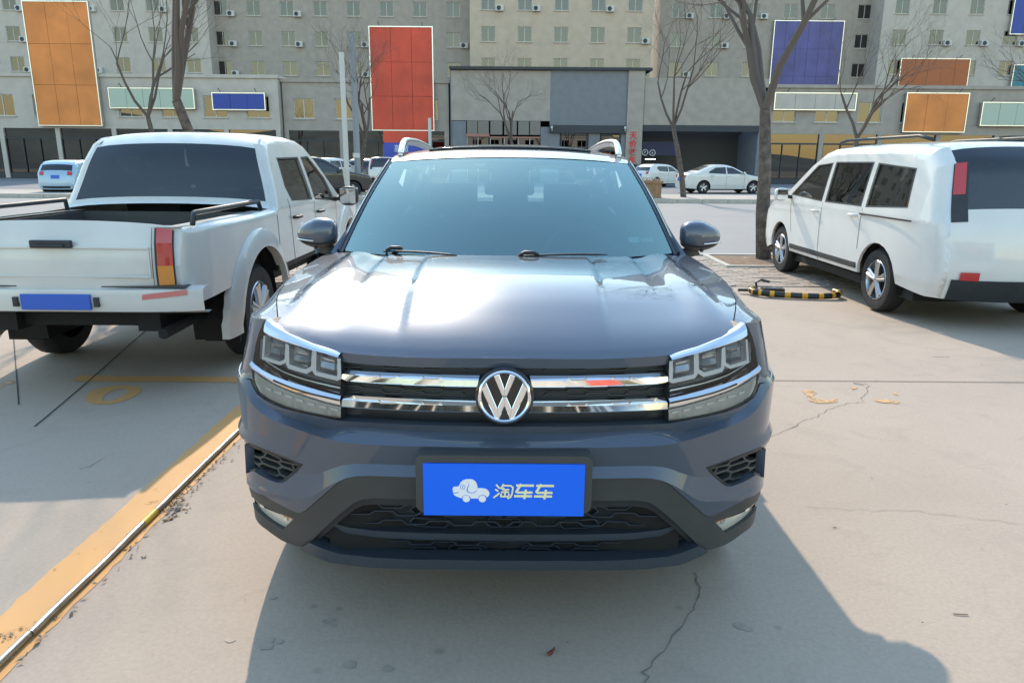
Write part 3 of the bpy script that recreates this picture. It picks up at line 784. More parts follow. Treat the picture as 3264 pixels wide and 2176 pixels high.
# ---- body side below the shoulder
def Wl(y,z):
    sx_=shx(np.clip(y,.33,4.4)); sz_=shz(np.clip(y,.33,4.4)); d=sz_-z
    b=sx_+(.018+.027*sstep(1.2,.5,y))*sstep(0,.24,d)+.004*np.sin(np.clip(d/.5,0,1)*math.pi)-.055*sstep(.45,.85,d)
    # front corner wraps towards the bumper end
    return b
def smap(sg): return lambda a,b: np.stack([Wl(a,b)*sg,a,b],-1)
fw=(.93,.345); rw=(3.61,.345); RA=.40
def arch(c,r,a0=200,a1=-20,n=22): return [(c[0]+r*math.cos(R(a0+(a1-a0)*i/n)),c[1]+r*math.sin(R(a0+(a1-a0)*i/n))) for i in range(n+1)]
shl=lambda y0,y1,n: [(y,float(shz(y))) for y in np.linspace(y0,y1,n)]
a1=[p for p in arch(fw,RA)]; a2=arch(rw,RA)
fend=[(.50,.965)]+[(y,float(shz(y))) for y in np.linspace(.6,1.72,12)]+[(1.70,.85),(1.66,.6),(1.60,.28),(1.31,.26)]+[p for p in a1[::-1] if p[1]>.26]+[(.535,.50),(.52,.7),(.505,.85)]
fend=np.array([(.46,.94)]+shl(.50,1.72,12)+[(1.70,.85),(1.66,.6),(1.62,.26)]+[p for p in a1[::-1] if p[1]>.26]+[(.585,.50),(.60,.70),(.58,.80),(.50,.86)])
fd=np.array(shl(1.725,2.62,9)+[(2.66,.9),(2.66,.3),(1.625,.3),(1.665,.6),(1.705,.85)])
rd=np.array(shl(2.625,3.45,9)+[(3.47,.95),(3.42,.76),(3.30,.68),(3.21,.55),(3.18,.3),(2.665,.3),(2.665,.9)])
qp=np.array(shl(3.455,4.38,10)+[(4.40,.9),(4.40,.35),(4.02,.30)]+[p for p in a2 if False]+[p for p in a2[::-1] if p[0]>3.21 and p[1]>.30]+[(3.215,.55),(3.305,.68),(3.425,.765),(3.475,.95)])
for sg in (1,-1):
    for nm,P,mm in (('fender',fend,M['paint']),('front_door',fd,M['paint']),('rear_door',rd,M['paint']),('rear_quarter',qp,M['paint'])):
        o=panel(nm,P,smap(sg),mm,suv,[],.06,back=(-.03*sg,0,0),off=ORG,flip=(sg<0))
        if 'door' in nm:
            yh=float(P[:,0].max())-.22; mb=MB(); mb.tube([(sg*.918,yh,.90),(sg*.945,yh+.02,.905),(sg*.945,yh+.14,.905),(sg*.918,yh+.16,.90)],.011,6); mb.build('handle',M['paint'],o,True,off=ORG)
    # sill + arch cladding
    panel('sill_cladding',[(1.62,.30),(3.2,.30),(3.18,.19),(1.64,.19)],lambda a,b,sg=sg: np.stack([(Wl(a,b)+.006)*sg,a,b],-1),M['trim'],suv,[],.1,back=(-.05*sg,0,0),off=ORG,flip=(sg<0))
    for c in (fw,rw):
        P=arch(c,RA+.035,183,-12)+arch(c,RA-.012,-12,183)
        panel('arch_trim',P,lambda a,b,sg=sg: np.stack([(Wl(a,np.maximum(b,.3))+.012)*sg,a,b],-1),M['trim'],suv,[],.04,back=(-.05*sg,0,0),off=ORG,flip=(sg<0))
def wheel(parent,x,y,r,sg,wd=.22,off=None,rm=M['rim'],spokes=5,name='wheel'):
    o=empty(name); o.parent=parent; cx=x*1.0
    L=MB(); b=r*.64; a=-sg
    lathe([(a*wd,b),(a*wd,r*.93),(a*(wd-.03),r*.99),(a*wd*.5,r),(a*.03,r*.99),(a*.0,r*.93),(a*-.004,r*.8),(a*.005,b)],36,(x,y,r),'x',mb=L)
    for i in range(36):
        t=2*math.pi*i/36; c,s_=math.cos(t),math.sin(t)
    t_=L.build('tyre',M['tyre'],o,True,off=off,sharp=40)
    L=MB(); lathe([(a*.01,b),(a*.0,b*.96),(a*.03,b*.90),(a*.12,b*.86),(a*.14,.001)],36,(x,y,r),'x',mb=L)
    for i in range(spokes):
        t=2*math.pi*i/spokes+.3
        for dt in (-.13,.13):
            c0,s0=math.cos(t+dt*.5),math.sin(t+dt*.5); c1,s1=math.cos(t+dt),math.sin(t+dt)
            L.tube([(x+a*.022,y+.14*b*c0,r+.14*b*s0),(x+a*.012,y+.5*b*c1,r+.5*b*s1),(x+a*.014,y+.93*b*c1,r+.93*b*s1)],[b*.13,b*.10,b*.12],6)
    lathe([(a*.0,.001),(a*.0,b*.17),(a*.03,b*.2)],16,(x,y,r),'x',mb=L)
    L.build('rim',rm,o,True,off=off,sharp=40)
    return o
for sg in (1,-1):
    for c in (fw,rw): wheel(suv,sg*.915,c[0],.345,sg,off=ORG)
    for c in (fw,rw):
        mb=MB(); P=arch(c,RA+.01,200,-20,14); V=[(sg*.89,p[0],p[1]) for p in P]+[(sg*.60,p[0],p[1]) for p in P]; n=len(P)
        mb.add(V,[(i,i+1,n+i+1,n+i) for i in range(n-1)]); mb.add([(sg*.60,p[0],p[1]) for p in P],[tuple(range(n))]); mb.build('wheel_liner',M['black'],suv,off=ORG)
mb=MB(); mb.box(-.80,.80,1.35,3.15,.19,.24); mb.box(-.60,.60,.5,4.3,.24,.30); mb.box(-.56,.56,.20,.62,.30,.80); mb.build('underbody',M['black'],suv,off=ORG)

# ---- windscreen and pillars
HW1=.775
def Wb(p): return np.array([HW1*p,1.13+.38*p*p,1.128-.010*p*p])
def Wt(p): return np.array([.635*p,1.93+.17*p*p,1.548-.026*p*p])
def WS(p,q,o=0.):
    p=np.asarray(p,float); q=np.asarray(q,float)
    b=np.stack([HW1*p,1.13+.38*p*p,1.128-.010*p*p],-1); t=np.stack([.635*p,1.93+.17*p*p,1.548-.026*p*p],-1)
    r=b+(t-b)*q[...,None]; bl=.022*np.sin(np.clip(q,0,1)*math.pi)+o
    r=r+np.stack([0*p,-.5*bl,.86*bl],-1); return r
# corner calibration: move side edges to the photograph's corners
_bl=_pt(1099,792,1.128); 
wm=lambda o=0.: (lambda a,b: WS(a,b,o))
wsO=[(-1,0),(-.5,0),(0,0),(.5,0),(1,0),(1,.5),(1,1),(.5,1),(0,1),(-.5,1),(-1,1)]
gridsurf('windscreen',lambda i,j: WS(np.array([2*i-1]),np.array([j]))[0],48,24,M['wglass'],suv,off=ORG)
fritI=smoothpoly([(-.955,.115),(-.93,.085),(0,.075),(.93,.085),(.955,.115),(.93,.90),(.89,.935),(.22,.945),(.15,.83),(.05,.80),(-.05,.80),(-.15,.83),(-.22,.945),(-.89,.935),(-.93,.90)],1)
panel('windscreen_frit',wsO,wm(-.006),M['gloss'],suv,[fritI],.05,off=ORG)
panel('camera_housing',[(-.10,.83),(-.04,.80),(.04,.80),(.10,.83),(.17,.96),(-.17,.96)],wm(-.004),M['black'],suv,[],.05,back=(0,.03,-.04),off=ORG)
panel('sticker',[(.73,.12),(.80,.12),(.80,.165),(.73,.165)],wm(-.003),mat('pale sticker',(.5,.62,.62),.5),suv,[],.02,off=ORG)
panel('sticker',[(-.27,.905),(-.19,.905),(-.19,.935),(-.27,.935)],wm(-.003),mat('pale label',(.55,.7,.68),.5),suv,[],.02,off=ORG)
panel('sticker',[(.81,.12),(.90,.12),(.90,.15),(.81,.15)],wm(-.003),mat('faint sticker',(.3,.4,.42),.5),suv,[],.02,off=ORG)
for sg in (1,-1):
    # pillar: black rubber strip then painted pillar up into the roof rail line
    def pil(i,j,sg=sg):
        q=-.02+1.03*i; c=WS(np.array([sg*1.]),np.array([q]))[0]
        w_=(.062-.020*i)
        sec=[(0,0,.0),(.006,.0,.004),(.25,.05,.004),(.30,.07,.012),(.55,.35,.012),(.8,.85,.0),(1,1.35,-.022),(1.0,1.6,-.05)]
        k=sec[j]; 
        return (c[0]+sg*(k[0]*w_),c[1]+k[1]*w_*1.5,c[2]+k[2])
    V=[];Fc=[];mi=[]
    for i in range(21):
        for j in range(8): V.append(pil(i/20,j))
    for i in range(20):
        for j in range(7):
            a=i*8+j; q=(a,a+1,a+9,a+8); Fc.append(q if sg>0 else q[::-1]); mi.append(0 if j<3 else 1)
    obj('windscreen_pillar',V,Fc,[M['gloss'],M['paint']],suv,True,mi=mi,off=ORG,sharp=40)
# cowl + wipers
def cow(i,j):
    p=-1+2*i; b=WS(np.array([p]),np.array([.0]))[0]; y0=float(yr(np.array(abs(p)*HX1)))-.02; x=p*(HX1*(1-j)+HW1*j)
    z=float(H(np.array([min(abs(x),HX1)]),np.array([y0]))[0])-.035
    return (x,y0*(1-j)+(b[1]+.02)*j,z*(1-j)+(b[2]-.012)*j)
gridsurf('cowl',cow,24,3,M['dark'],suv,off=ORG,flip=True)
def wiper(p0,p1,q0,q1,arm):
    mb=MB(); pts=[WS(np.array([p0+(p1-p0)*t]),np.array([q0+(q1-q0)*t]),.018)[0] for t in np.linspace(0,1,10)]
    mb.tube(pts,.006,6); pa=WS(np.array([arm]),np.array([-.04]),.03)[0]; pm_=pts[5]
    w_=mb.build('wiper_blade',M['dark'],suv,True,off=ORG)
    mb=MB(); mb.tube([pa,pa*.4+np.array(pm_)*.6+[0,-.005,.008],pm_],[.011,.008,.005],6); mb.build('wiper_arm',M['dark'],w_,True,off=ORG)
    return pa
wiper(-.45,-.98+.6,.02,.03,-.65) if False else None
for (arm,p1) in ((-.70,-.28),(.065,.56)):
    pa=WS(np.array([arm]),np.array([.015]),.018)[0]; mb=MB()
    mb.tube([pa+[0,0,-.02],pa,pa+[.02,.0,.010],pa+[.06,.0,.010],pa+[.08,0,.002]],[.005,.007,.009,.008,.004],8)
    w_=mb.build('wiper_arm',M['dark'],suv,True,off=ORG,sharp=50)
    pts=[WS(np.array([arm-.02+(p1-arm+.02)*t]),np.array([.012+.012*math.sin(t*3.14)]),.012)[0] for t in np.linspace(0,1,10)]
    mb=MB(); mb.tube(pts,[.0045]*9+[.002],6); mb.build('blade',M['dark'],w_,True,off=ORG)
# ---- roof
def roofp(i,j):
    p=-1+2*i; q=j; b=WS(np.array([p]),np.array([1.]))[0]; y0=b[1]+.006; y1=4.22-.12*p*p; y=y0+(y1-y0)*q
    w0=abs(b[0])/max(abs(p),1e-6) if abs(p)>.01 else .635
    w_=.640+.030*math.sin(min(1,q*2.2)*math.pi/2)-.06*max(0,q-.6)/.4
    zc=pchip([0,.08,.2,.42,.7,1],[1.552,1.588,1.612,1.628,1.612,1.540])(q)
    cr=.028+.022*min(1,q*4)
    return (p*w_,y,float(zc)-cr*abs(p)**2.4)
gridsurf('roof',roofp,28,30,M['paint'],suv,off=ORG)
def sunr(i,j):
    p=(-1+2*i)*.66; a=roofp((p+1)/2,.135+.48*j); return (a[0],a[1],a[2]+.008)
gridsurf('sunroof',sunr,10,8,M['gloss'],suv,off=ORG)
mb=MB(); a=[roofp((p*.69+1)/2,.128) for p in np.linspace(-1,1,13)]
mb.tube([(x,y,z+.006) for x,y,z in a],.008,6); mb.build('sunroof_seal',M['gloss'],suv,True,off=ORG)
for sg in (1,-1):
    pts=[];rad=[]
    for t,hh in ((.075,.006),(.095,.024),(.12,.042),(.155,.056),(.20,.062),(.30,.064),(.5,.064),(.7,.060),(.85,.055),(.93,.03),(.965,.005)):
        a=roofp((sg*.93+1)/2,t); pts.append((a[0],a[1],a[2]+hh+.006)); rad.append(.015 if t<.9 else .012)
    mb=MB(); P2=[];
    # flattened rail: two stacked square tubes give a blade section
    sp=smoothpoly(pts,2,False); mb.tube(sp,.019,10)
    mb.tube([(x+sg*.002,y,z-.012) for x,y,z in sp],.015,8)
    mb.build('roof_rail',M['satin'],suv,True,off=ORG)
# ---- side glass and upper side
def Wu(y,z):
    y=np.asarray(y,float); z=np.asarray(z,float)
    zb=shz(np.clip(y,.33,4.4)); xb=shx(np.clip(y,.33,4.4))-.045*sstep(1.3,1.7,y); t=np.clip((z-zb)/(1.50-zb),0,1.1)
    top=.655+.02*sstep(2,2.6,y)-.05*sstep(3.6,4.3,y)
    return xb+(top-xb)*(t*.86+.14*t*t)
um=lambda sg,o=0.: (lambda a,b: np.stack([(Wu(a,b)+o)*sg,a,b],-1))
topz=lambda y: float(pchip([1.6,1.80,2.05,2.3,3.0,3.8,4.2],[1.10,1.30,1.485,1.525,1.535,1.51,1.46])(y))
up_o=[(1.50,1.065)]+[(y,float(shz(y))) for y in np.linspace(1.8,4.30,12)]+[(4.22,1.40)]+[(y,topz(y)+.012) for y in np.linspace(4.15,2.05,12)]+[(1.8,1.315),(1.62,1.17)]
w1=[(1.90,1.125),(2.60,1.115),(2.60,topz(2.5)-.055),(2.3,topz(2.3)-.05),(2.12,1.44),(1.98,1.30)]
w2=[(2.68,1.115),(3.40,1.125),(3.46,1.40),(3.40,topz(3.4)-.05),(2.68,topz(2.7)-.055)]
w3=[(3.52,1.14),(3.95,1.20),(4.05,1.36),(3.92,1.43),(3.55,1.455)]
for sg in (1,-1):
    o=panel('cabin_side',up_o,um(sg),M['paint'],suv,[w1,w2,w3],.06,back=(-.03*sg,0,0),off=ORG,flip=(sg<0))
    for w_ in (w1,w2,w3):
        c=np.mean(w_,0); panel('side_window',(np.array(w_)-c)*1.02+c,um(sg,-.008),M['sglass'],suv,[],.1,off=ORG,flip=(sg<0))
    # roof gutter closing between side top and roof
    mb=MB(); mb.tube([(sg*(float(Wu(y,topz(y)))-.012),y,topz(y)+.008) for y in np.linspace(2.06,4.2,16)],[.004,.012,.018]+[.022]*13,8); mb.build('roof_gutter',M['paint'],suv,True,off=ORG)
    mb=MB(); mb.tube([(sg*(float(Wu(y,float(shz(y))+.03))+.004),y,float(shz(y))+.028) for y in np.linspace(1.86,4.0,14)],.008,6); mb.build('window_trim',M['chrome'],suv,True,off=ORG)
for sg in (1,-1):
    def led(i,j,sg=sg):
        y=1.55+2.8*i; z=float(shz(y)); a=float(shx(y)); b=float(Wu(y,z)); return (sg*(a*(1-j)+(b-.004)*j),y,z+.006*math.sin(j*3.14)+.004*j)
    gridsurf('shoulder_ledge',led,24,3,M['paint'],suv,off=ORG,flip=(sg<0))
# ---- tail
def tail(i,j):
    p=-1+2*i; zs=[1.535,1.48,1.36,1.20,1.10,.95,.75,.55,.32]; yy=[4.20,4.26,4.34,4.42,4.45,4.46,4.46,4.48,4.44]; k=int(round(j*8))
    w_=[.60,.62,.68,.78,.82,.85,.86,.87,.84][k]; return (p*w_,yy[k]-.10*p*p-.05*abs(p)**6,zs[k]-.03*p*p*(k<2))
gridsurf('tailgate',lambda i,j: tail(i,.375+.625*j),14,5,M['paint'],suv,off=ORG)
gridsurf('roof_spoiler',lambda i,j: tail(i,.14*j),14,1,M['paint'],suv,off=ORG)
for sg in (1,-1): gridsurf('rear_pillar',lambda i,j,sg=sg: tail((sg*(.80+.20*i)+1)/2,.125+.375*j),3,4,M['paint'],suv,off=ORG,flip=(sg<0))
panel('rear_window',[(-.58,1.17),(.58,1.17),(.50,1.44),(-.50,1.44)],lambda a,b: np.stack([a,4.455-(b-1.17)*.5-.10*(a/.75)**2,b+.005],-1),M['rglass'],suv,[],.1,off=ORG,flip=True)
for sg in (1,-1):
    mb=MB(); mb.box(min(sg*.52,sg*.86),max(sg*.52,sg*.86),4.33,4.445,.90,1.06); mb.build('tail_lamp',M['red'],suv,off=ORG,bevel=.02)
# ---- mirrors
def mirror(sg):
    root=None
    c=np.array([.945,1.70,1.183])
    def sh(i,j):
        th=math.pi*i; ph=2*math.pi*j      # i: from outboard tip to inboard
        # super-ellipsoid, cut flat at the back
        ax=-math.cos(th); rr=math.sin(th)**.62
        x=ax*.103; wv=math.cos(ph); hv=math.sin(ph)
        fy=.085 if wv>0 else .05
        e=.8; sy=math.copysign(abs(wv)**e,wv); szz=math.copysign(abs(hv)**e,hv)
        taper=.80+.20*ax*-1 if False else 1-.16*(ax+1)/2*(-1 if hv<0 else 1)*0
        hz_=(.074-.018*max(0,ax)) if hv>0 else (.068-.012*max(0,ax))
        return (sg*(c[0]+x), c[1]-sy*fy*rr*(1-.25*max(0,ax))+.02*ax, c[2]+szz*hz_*rr+.012*(-ax)*(hv>0))
    m_=gridsurf('wing_mirror',sh,20,28,M['paint'],suv,off=ORG,flip=(sg<0))
    mb=MB(); mb.tube([(sg*.865,1.73,1.085),(sg*.89,1.71,1.10),(sg*.93,1.705,1.125)],[.035,.03,.045],10); mb.build('mirror_foot',M['trim'],m_,True,off=ORG)
    # dark lower shell and indicator strip
    def lo(i,j):
        a=np.array(sh(.12+.76*i,.60+.30*j if True else j)); return tuple(a+np.array([0,-.003,-.006]))
    gridsurf('lower_shell',lo,16,8,M['trim'],m_,off=ORG,flip=(sg<0))
    pts=[np.array(sh(t,.985-.0*t))+[0,-.004,-.030+.006*t] for t in np.linspace(.20 if True else .5,.62,9)]
    pts=[np.array([sg*(c[0]+x_),c[1]-.084+abs(x_-.0)*.20+.03*max(0,x_/.1)**2*1.2,c[2]-.032+.004*x_/.1]) for x_ in np.linspace(.0,.094,9)]
    mb=MB(); mb.tube(pts,.004,6); mb.build('indicator_strip',M['satin'],m_,True,off=ORG)
    mb=MB(); mb.tube([(sg*.945,1.645,1.118),(sg*.945,1.645,1.108)],[.010,.007],8); mb.build('mirror_camera',M['gloss'],m_,True,off=ORG)
    mb=MB(); mb.box(min(sg*.87,sg*1.04),max(sg*.88,sg*1.01),1.742,1.746,1.13,1.225); mb.build('mirror_glass',M['chrome'],m_,off=ORG,bevel=.01)
mirror(1); mirror(-1)
# ---- cabin
mb=MB(); mb.box(-.80,.80,1.35,1.75,.85,1.07); mb.box(-.78,.78,1.45,1.90,.80,1.03); mb.build('dashboard',M['dash'],suv,off=ORG,bevel=.04)
mb=MB(); mb.box(-.82,.82,1.3,4.3,.25,.32); mb.build('cabin_floor',M['seat'],suv,off=ORG)
def seat(x,y,rear=False):
    mb=MB(); w_=.25 if not rear else .62
    mb.box(x-w_,x+w_,y,y+.5,.45,.62); mb.box(x-w_*.95,x+w_*.95,y+.46,y+.58,.6,1.14)
    o=mb.build('seat' if not rear else 'rear_seat',M['seat'],suv,off=ORG,bevel=.05)
    for hx in ((x,) if not rear else (x-.38,x,x+.38)):
        mb=MB(); mb.box(hx-.13,hx+.13,y+.50,y+.60,1.20,1.37); mb.tube([(hx-.05,y+.54,1.1),(hx-.05,y+.54,1.24)],.008,6); mb.tube([(hx+.05,y+.54,1.1),(hx+.05,y+.54,1.24)],.008,6)
        mb.build('headrest',M['seat'],o,off=ORG,bevel=.03)
seat(-.37,2.25); seat(.37,2.25); seat(0,3.1,True)
# steering wheel (left-hand drive: viewer's right)
pts=[(.37+.19*math.cos(t),1.86+.19*math.sin(t)*.35,1.03+.19*math.sin(t)*.93) for t in np.linspace(0,2*math.pi,25)]
mb=MB(); mb.tube(pts,.016,8,cap=False); mb.tube([(.20,1.86,1.03),(.54,1.86,1.03)],.022,6); mb.build('steering_wheel',M['dark'],suv,True,off=ORG)
mb=MB(); mb.box(-.13,.13,1.96,2.0,1.36,1.43); mb.build('rear_view_mirror',M['gloss'],suv,off=ORG,bevel=.015)
# pale headliner, pillars and rear parcel seen through the glass
def hlin(i,j):
    a=roofp(.06+.88*i,.02+.9*j); return (a[0],a[1],a[2]-.045)
gridsurf('headliner',hlin,8,8,M['beige'],suv,off=ORG)
for sg in (1,-1):
    mb=MB(); mb.tube([(sg*(.735-.1*t),1.62+.48*t,1.16+.33*t) for t in np.linspace(0,1,6)],.028,8); mb.build('pillar_lining',M['beige'],suv,True,off=ORG)
# ================================================================== generic vehicles
def gen_car(name,label,cat,loc,rz,sp,paint,grid=.09,group=None,lod=1,rimmat=None):
    """vehicle with its nose at local -y; sp = dict of side-view measures"""
    root=empty(name,loc,rz,label,cat,group)
    prof=np.array(sp['prof'],float); hw=sp['hw']; belt=sp['belt']; zr=prof[:,1].max(); L2=max(abs(prof[0,0]),abs(prof[-1,0])); r=sp.get('r',.07)
    prs=[prof[0]]
    ps=smoothpoly(prof,1,False) if sp.get('smooth',True) else prof
    lean=sp.get('lean',.17)
    yc=(prof[:,0].max()+prof[:,0].min())/2; hl=(prof[:,0].max()-prof[:,0].min())/2
    def base(y,z):
        t=np.clip((z-belt)/(zr-belt),0,1); e=np.clip(np.abs((y-yc)/hl),0,1)
        return hw-.11*e**7-.02*e**2-lean*(t*.8+.2*t*t)-.05*np.clip((.45-z)/.3,0,1)+.008*np.cos(np.clip((z-.75)/.35,-1,1)*math.pi/2)
    def X(y,z,edge=True):
        b=base(y,z)
        d=segdist(np.stack([np.atleast_1d(y),np.atleast_1d(z)],1),ps,False); d=np.minimum(d,r)/r
        return b-r*(1-np.sqrt(np.maximum(0,1-(1-d)**2)))
    wheels=sp['wheels']; wr=sp['wr']; ra=wr+sp.get('gap',.06); sill=sp.get('sill',.24)
    bot=[]
    for wy in sorted(wheels,reverse=True):
        A=[(wy+ra*math.cos(R(a)),wr+ra*math.sin(R(a))) for a in np.linspace(-12,192,14)]
        bot+=[p for p in A if p[1]>sill]
    O=np.vstack([ps,bot])
    wins=[np.array(w_,float) for w_ in sp.get('wins',[])]
    for sg in (1,-1):
        fm=lambda a,b,sg=sg: np.stack([X(a,b)*sg,a,b],-1)
        side=panel('body_side',O,fm,paint,root,wins,grid,back=(-.03*sg,0,0),flip=(sg<0),insets=(r*.15,r*.45,r*.8) if lod else (r*.3,),eps=.004)
        for w_ in wins:
            c=w_.mean(0); gl=panel('side_window',(w_-c)*1.03+c,lambda a,b,sg=sg: np.stack([(base(a,b)-.014)*sg,a,b],-1),M['dglass'],root,[],max(.12,grid),flip=(sg<0))
            if lod: panel('window_seal',(w_-c)*1.0+c,lambda a,b,sg=sg: np.stack([(base(a,b)+.003)*sg,a,b],-1),M['dark'],gl,[(w_-c)*[.955,.93]+c],max(.1,grid),flip=(sg<0))
        for s_ in sp.get('seams',[]):
            if lod: panel('door_seam',thicken(np.array(s_,float),.010),lambda a,b,sg=sg: np.stack([(X(a,b)+.0015)*sg,a,b],-1),M['dark'],side,[],.08,flip=(sg<0))
        for (hy,hz_) in sp.get('handles',[]):
            mb=MB(); h0=float(base(np.array(hy),np.array(hz_)))
            mb.tube([(sg*(h0-.005),hy-.09,hz_),(sg*(h0+.035),hy-.07,hz_),(sg*(h0+.035),hy+.07,hz_),(sg*(h0-.005),hy+.09,hz_)],.014,6); mb.build('handle',sp.get('hm',paint),side,True)
        for wy in wheels:
            wheel(root,sg*(hw-.035),wy,wr,sg,.20,rm=rimmat or M['rim'],spokes=sp.get('spokes',5))
            if True:
                A=[(wy+(ra+.005)*math.cos(R(a)),wr+(ra+.005)*math.sin(R(a))) for a in np.linspace(-14,194,13)]; n=len(A)
                mb=MB(); mb.add([(sg*(hw-.07),p[0],p[1]) for p in A]+[(sg*(hw-.36),p[0],p[1]) for p in A],[(i,i+1,n+i+1,n+i) for i in range(n-1)]+[tuple(range(n,2*n))]); mb.build('wheel_liner',M['black'],root)
                if sp.get('flare'):
                    f1=[(wy+(ra+.13)*math.cos(R(a)),wr+(ra+.13)*math.sin(R(a))) for a in np.linspace(-8,188,22)]; f2=[(wy+(ra-.012)*math.cos(R(a)),wr+(ra-.012)*math.sin(R(a))) for a in np.linspace(188,-8,22)]
                    def ff(a,b,sg=sg,wy=wy):
                        d=np.hypot(a-wy,b-wr); t=np.clip((d-ra)/.13,0,1); return np.stack([sg*(base(a,np.maximum(b,.35))+.004+.045*(1-t)**.6*(1+0*t)),a,b],-1)
                    panel('wheel_flare',np.array(f1+f2),ff,paint,root,[],.035,back=(-.05*sg,0,0),flip=(sg<0),eps=.004)
        mz=sp.get('mirror')
        if mz:
            my,mzz,ms=mz; x0=float(base(np.array(my),np.array(mzz)))
            def sh(i,j,x0=x0,sg=sg,my=my,mzz=mzz,ms=ms):
                th=math.pi*i; ph=2*math.pi*j; q=math.sin(th)**.5; return (sg*(x0+.06+ms*(.5-.5*math.cos(th))),my-.05*q*math.copysign(abs(math.cos(ph))**.7,math.cos(ph)),mzz+ms*.48*q*math.copysign(abs(math.sin(ph))**.6,math.sin(ph)))
            mm=gridsurf('wing_mirror',sh,8,14,sp.get('mm',paint),root,flip=(sg>0))
            mb=MB(); mb.tube([(sg*(x0-.02),my,mzz-.04),(sg*(x0+.09),my,mzz-.02)],.025,6); mb.build('mirror_foot',M['dark'],mm,True)
            mb=MB(); mb.box(min(sg*(x0+.085),sg*(x0+.035+ms)),max(sg*(x0+.085),sg*(x0+.035+ms)),my+.052,my+.055,mzz-ms*.36,mzz+ms*.36); mb.build('mirror_glass',sp.get('mg',M['chrome']),mm,bevel=.01)
    # transverse skin
    cum=np.concatenate([[0],np.cumsum(np.hypot(*np.diff(ps,axis=0).T))]); T=cum[-1]
    xe=X(ps[:,0],ps[:,1]); tz=np.gradient(ps[:,0],cum),np.gradient(ps[:,1],cum)
    def K(p,t,o=0.):
        y=np.interp(t,cum,ps[:,0]); z=np.interp(t,cum,ps[:,1]); x=np.interp(t,cum,xe)
        ty=np.interp(t,cum,tz[0]); tzz=np.interp(t,cum,tz[1]); l=math.hypot(ty,tzz)+1e-9; ny,nz=-tzz/l,ty/l
        bl=.055*(1-abs(p)**2.2)*(.4+.6*abs(ny))+.012+o-.012*abs(p)**8
        return (p*x,y+ny*bl,z+nz*bl)
    def tat(k): return cum[np.argmin(np.hypot(*(ps-np.asarray(prof[k])).T))]
    def patch(nm,p0,p1,t0,t1,m,o,nu=6,nv=4,par=None):
        return gridsurf(nm,lambda i,j: K(p0+(p1-p0)*i,t0+(t1-t0)*j,o),nu,nv,m,par or root)
    gl=[(tat(a)+.05,tat(b)-.04,nm) for a,b,nm in sp.get('glass',[])]
    cut=[0]+[q for g in gl for q in g[:2]]+[T]; 
    sk=sp.get('skip')
    for i in range(0,len(cut)-1,2):
        t0,t1=cut[i],cut[i+1]
        if sk:
            a=tat(sk[0]); b=tat(sk[1])
            if t0<b and t1>a:
                if a>t0: patch('body_shell',-1,1,t0,a,paint,0,10,max(3,int((a-t0)/.12)))
                if t1>b: patch('body_shell',-1,1,b,t1,paint,0,10,max(3,int((t1-b)/.12)))
                continue
        patch('body_shell',-1,1,t0,t1,paint,0,10,max(3,int((t1-t0)/.12)))
    for a,b,nm in gl:
        patch(nm,-.97,.97,a,b,M['dglass'],-.002,10,6)
        for q0,q1 in ((-1,-.96),(.96,1)): patch('window_pillar',q0,q1,a,b,paint,0,1,6)
    def tf(z,front=True):
        zz=ps[:,1]; n=len(ps); h=n//2
        idx=range(h) if front else range(n-1,h,-1)
        for k in idx:
            if zz[k]>=z: return cum[k]
        return 0
    for q in sp.get('patches',[]):
        nm,p0,p1,z0,z1,front,m,o=q
        a,b=tf(z0,front),tf(z1,front)
        for s_ in ((1,-1) if p0>0 else (1,)):
            patch(nm,*( (p0,p1) if s_>0 else (-p1,-p0)),min(a,b),max(a,b),m,o,4 if p0>0 else 8,4)
    # cabin mass + underbody
    ub=sp.get('ub',(.12,.35,.35,0)); mb=MB(); mb.box(-hw+ub[0],hw-ub[0],prof[:,0].min()+ub[1],prof[:,0].max()-ub[2],sill-.04+ub[3],sill+.05+ub[3]); mb.build('underbody',M['black'],root)
    if sp.get('wins'):
        w0=min(w_[:,0].min() for w_ in wins); w1=max(w_[:,0].max() for w_ in wins)
        mb=MB(); mb.box(-hw+.15,hw-.15,w0-.2,w1,sill,belt-.12)
        for sy in sp.get('seats',[]):
            for sx_ in (-.38,.38): mb.box(sx_-.24,sx_+.24,sy,sy+.12,belt-.3,belt+.12); mb.box(sx_-.12,sx_+.12,sy,sy+.09,belt+.15,belt+.33)
        mb.build('interior',M['seat'],root)
    return root
CH=M['chrome']; DK=M['dark']
hatch=dict(hw=.845,belt=.92,r=.09,wr=.305,wheels=(-1.25,1.24),sill=.22,lean=.15,
 prof=[(-1.93,.25),(-1.98,.45),(-1.95,.66),(-1.80,.80),(-1.10,.96),(-.95,1.0),(-.30,1.36),(.05,1.43),(.9,1.45),(1.55,1.38),(1.82,1.0),(1.90,.90),(1.95,.62),(1.97,.45),(1.93,.27)],
 glass=[(5,6,'windscreen'),(9,10,'rear_window')],wins=[[(-.72,1.0),(.10,.98),(.12,1.30),(-.18,1.28)],[(.18,.98),(1.02,1.02),(1.22,1.2),(1.10,1.31),(.18,1.30)]],
 seams=[[(-.75,.95),(-.72,.30)],[(.14,.97),(.14,.28)],[(.98,.95),(.90,.62)]],handles=[(-.02,.86),(.80,.88)],mirror=(-.70,1.0,.16),seats=(-.1,.8),
 patches=[('tail_lamp',.72,.99,.80,.96,False,M['red'],.006),('headlight',.60,.98,.62,.74,True,M['reflector'],.006),('grille',-.55,.55,.34,.56,True,DK,.004),('number_plate',-.26,.26,.62,.73,False,M['numblue'],.01),('rear_bumper_trim',-.9,.9,.29,.38,False,DK,.004)])
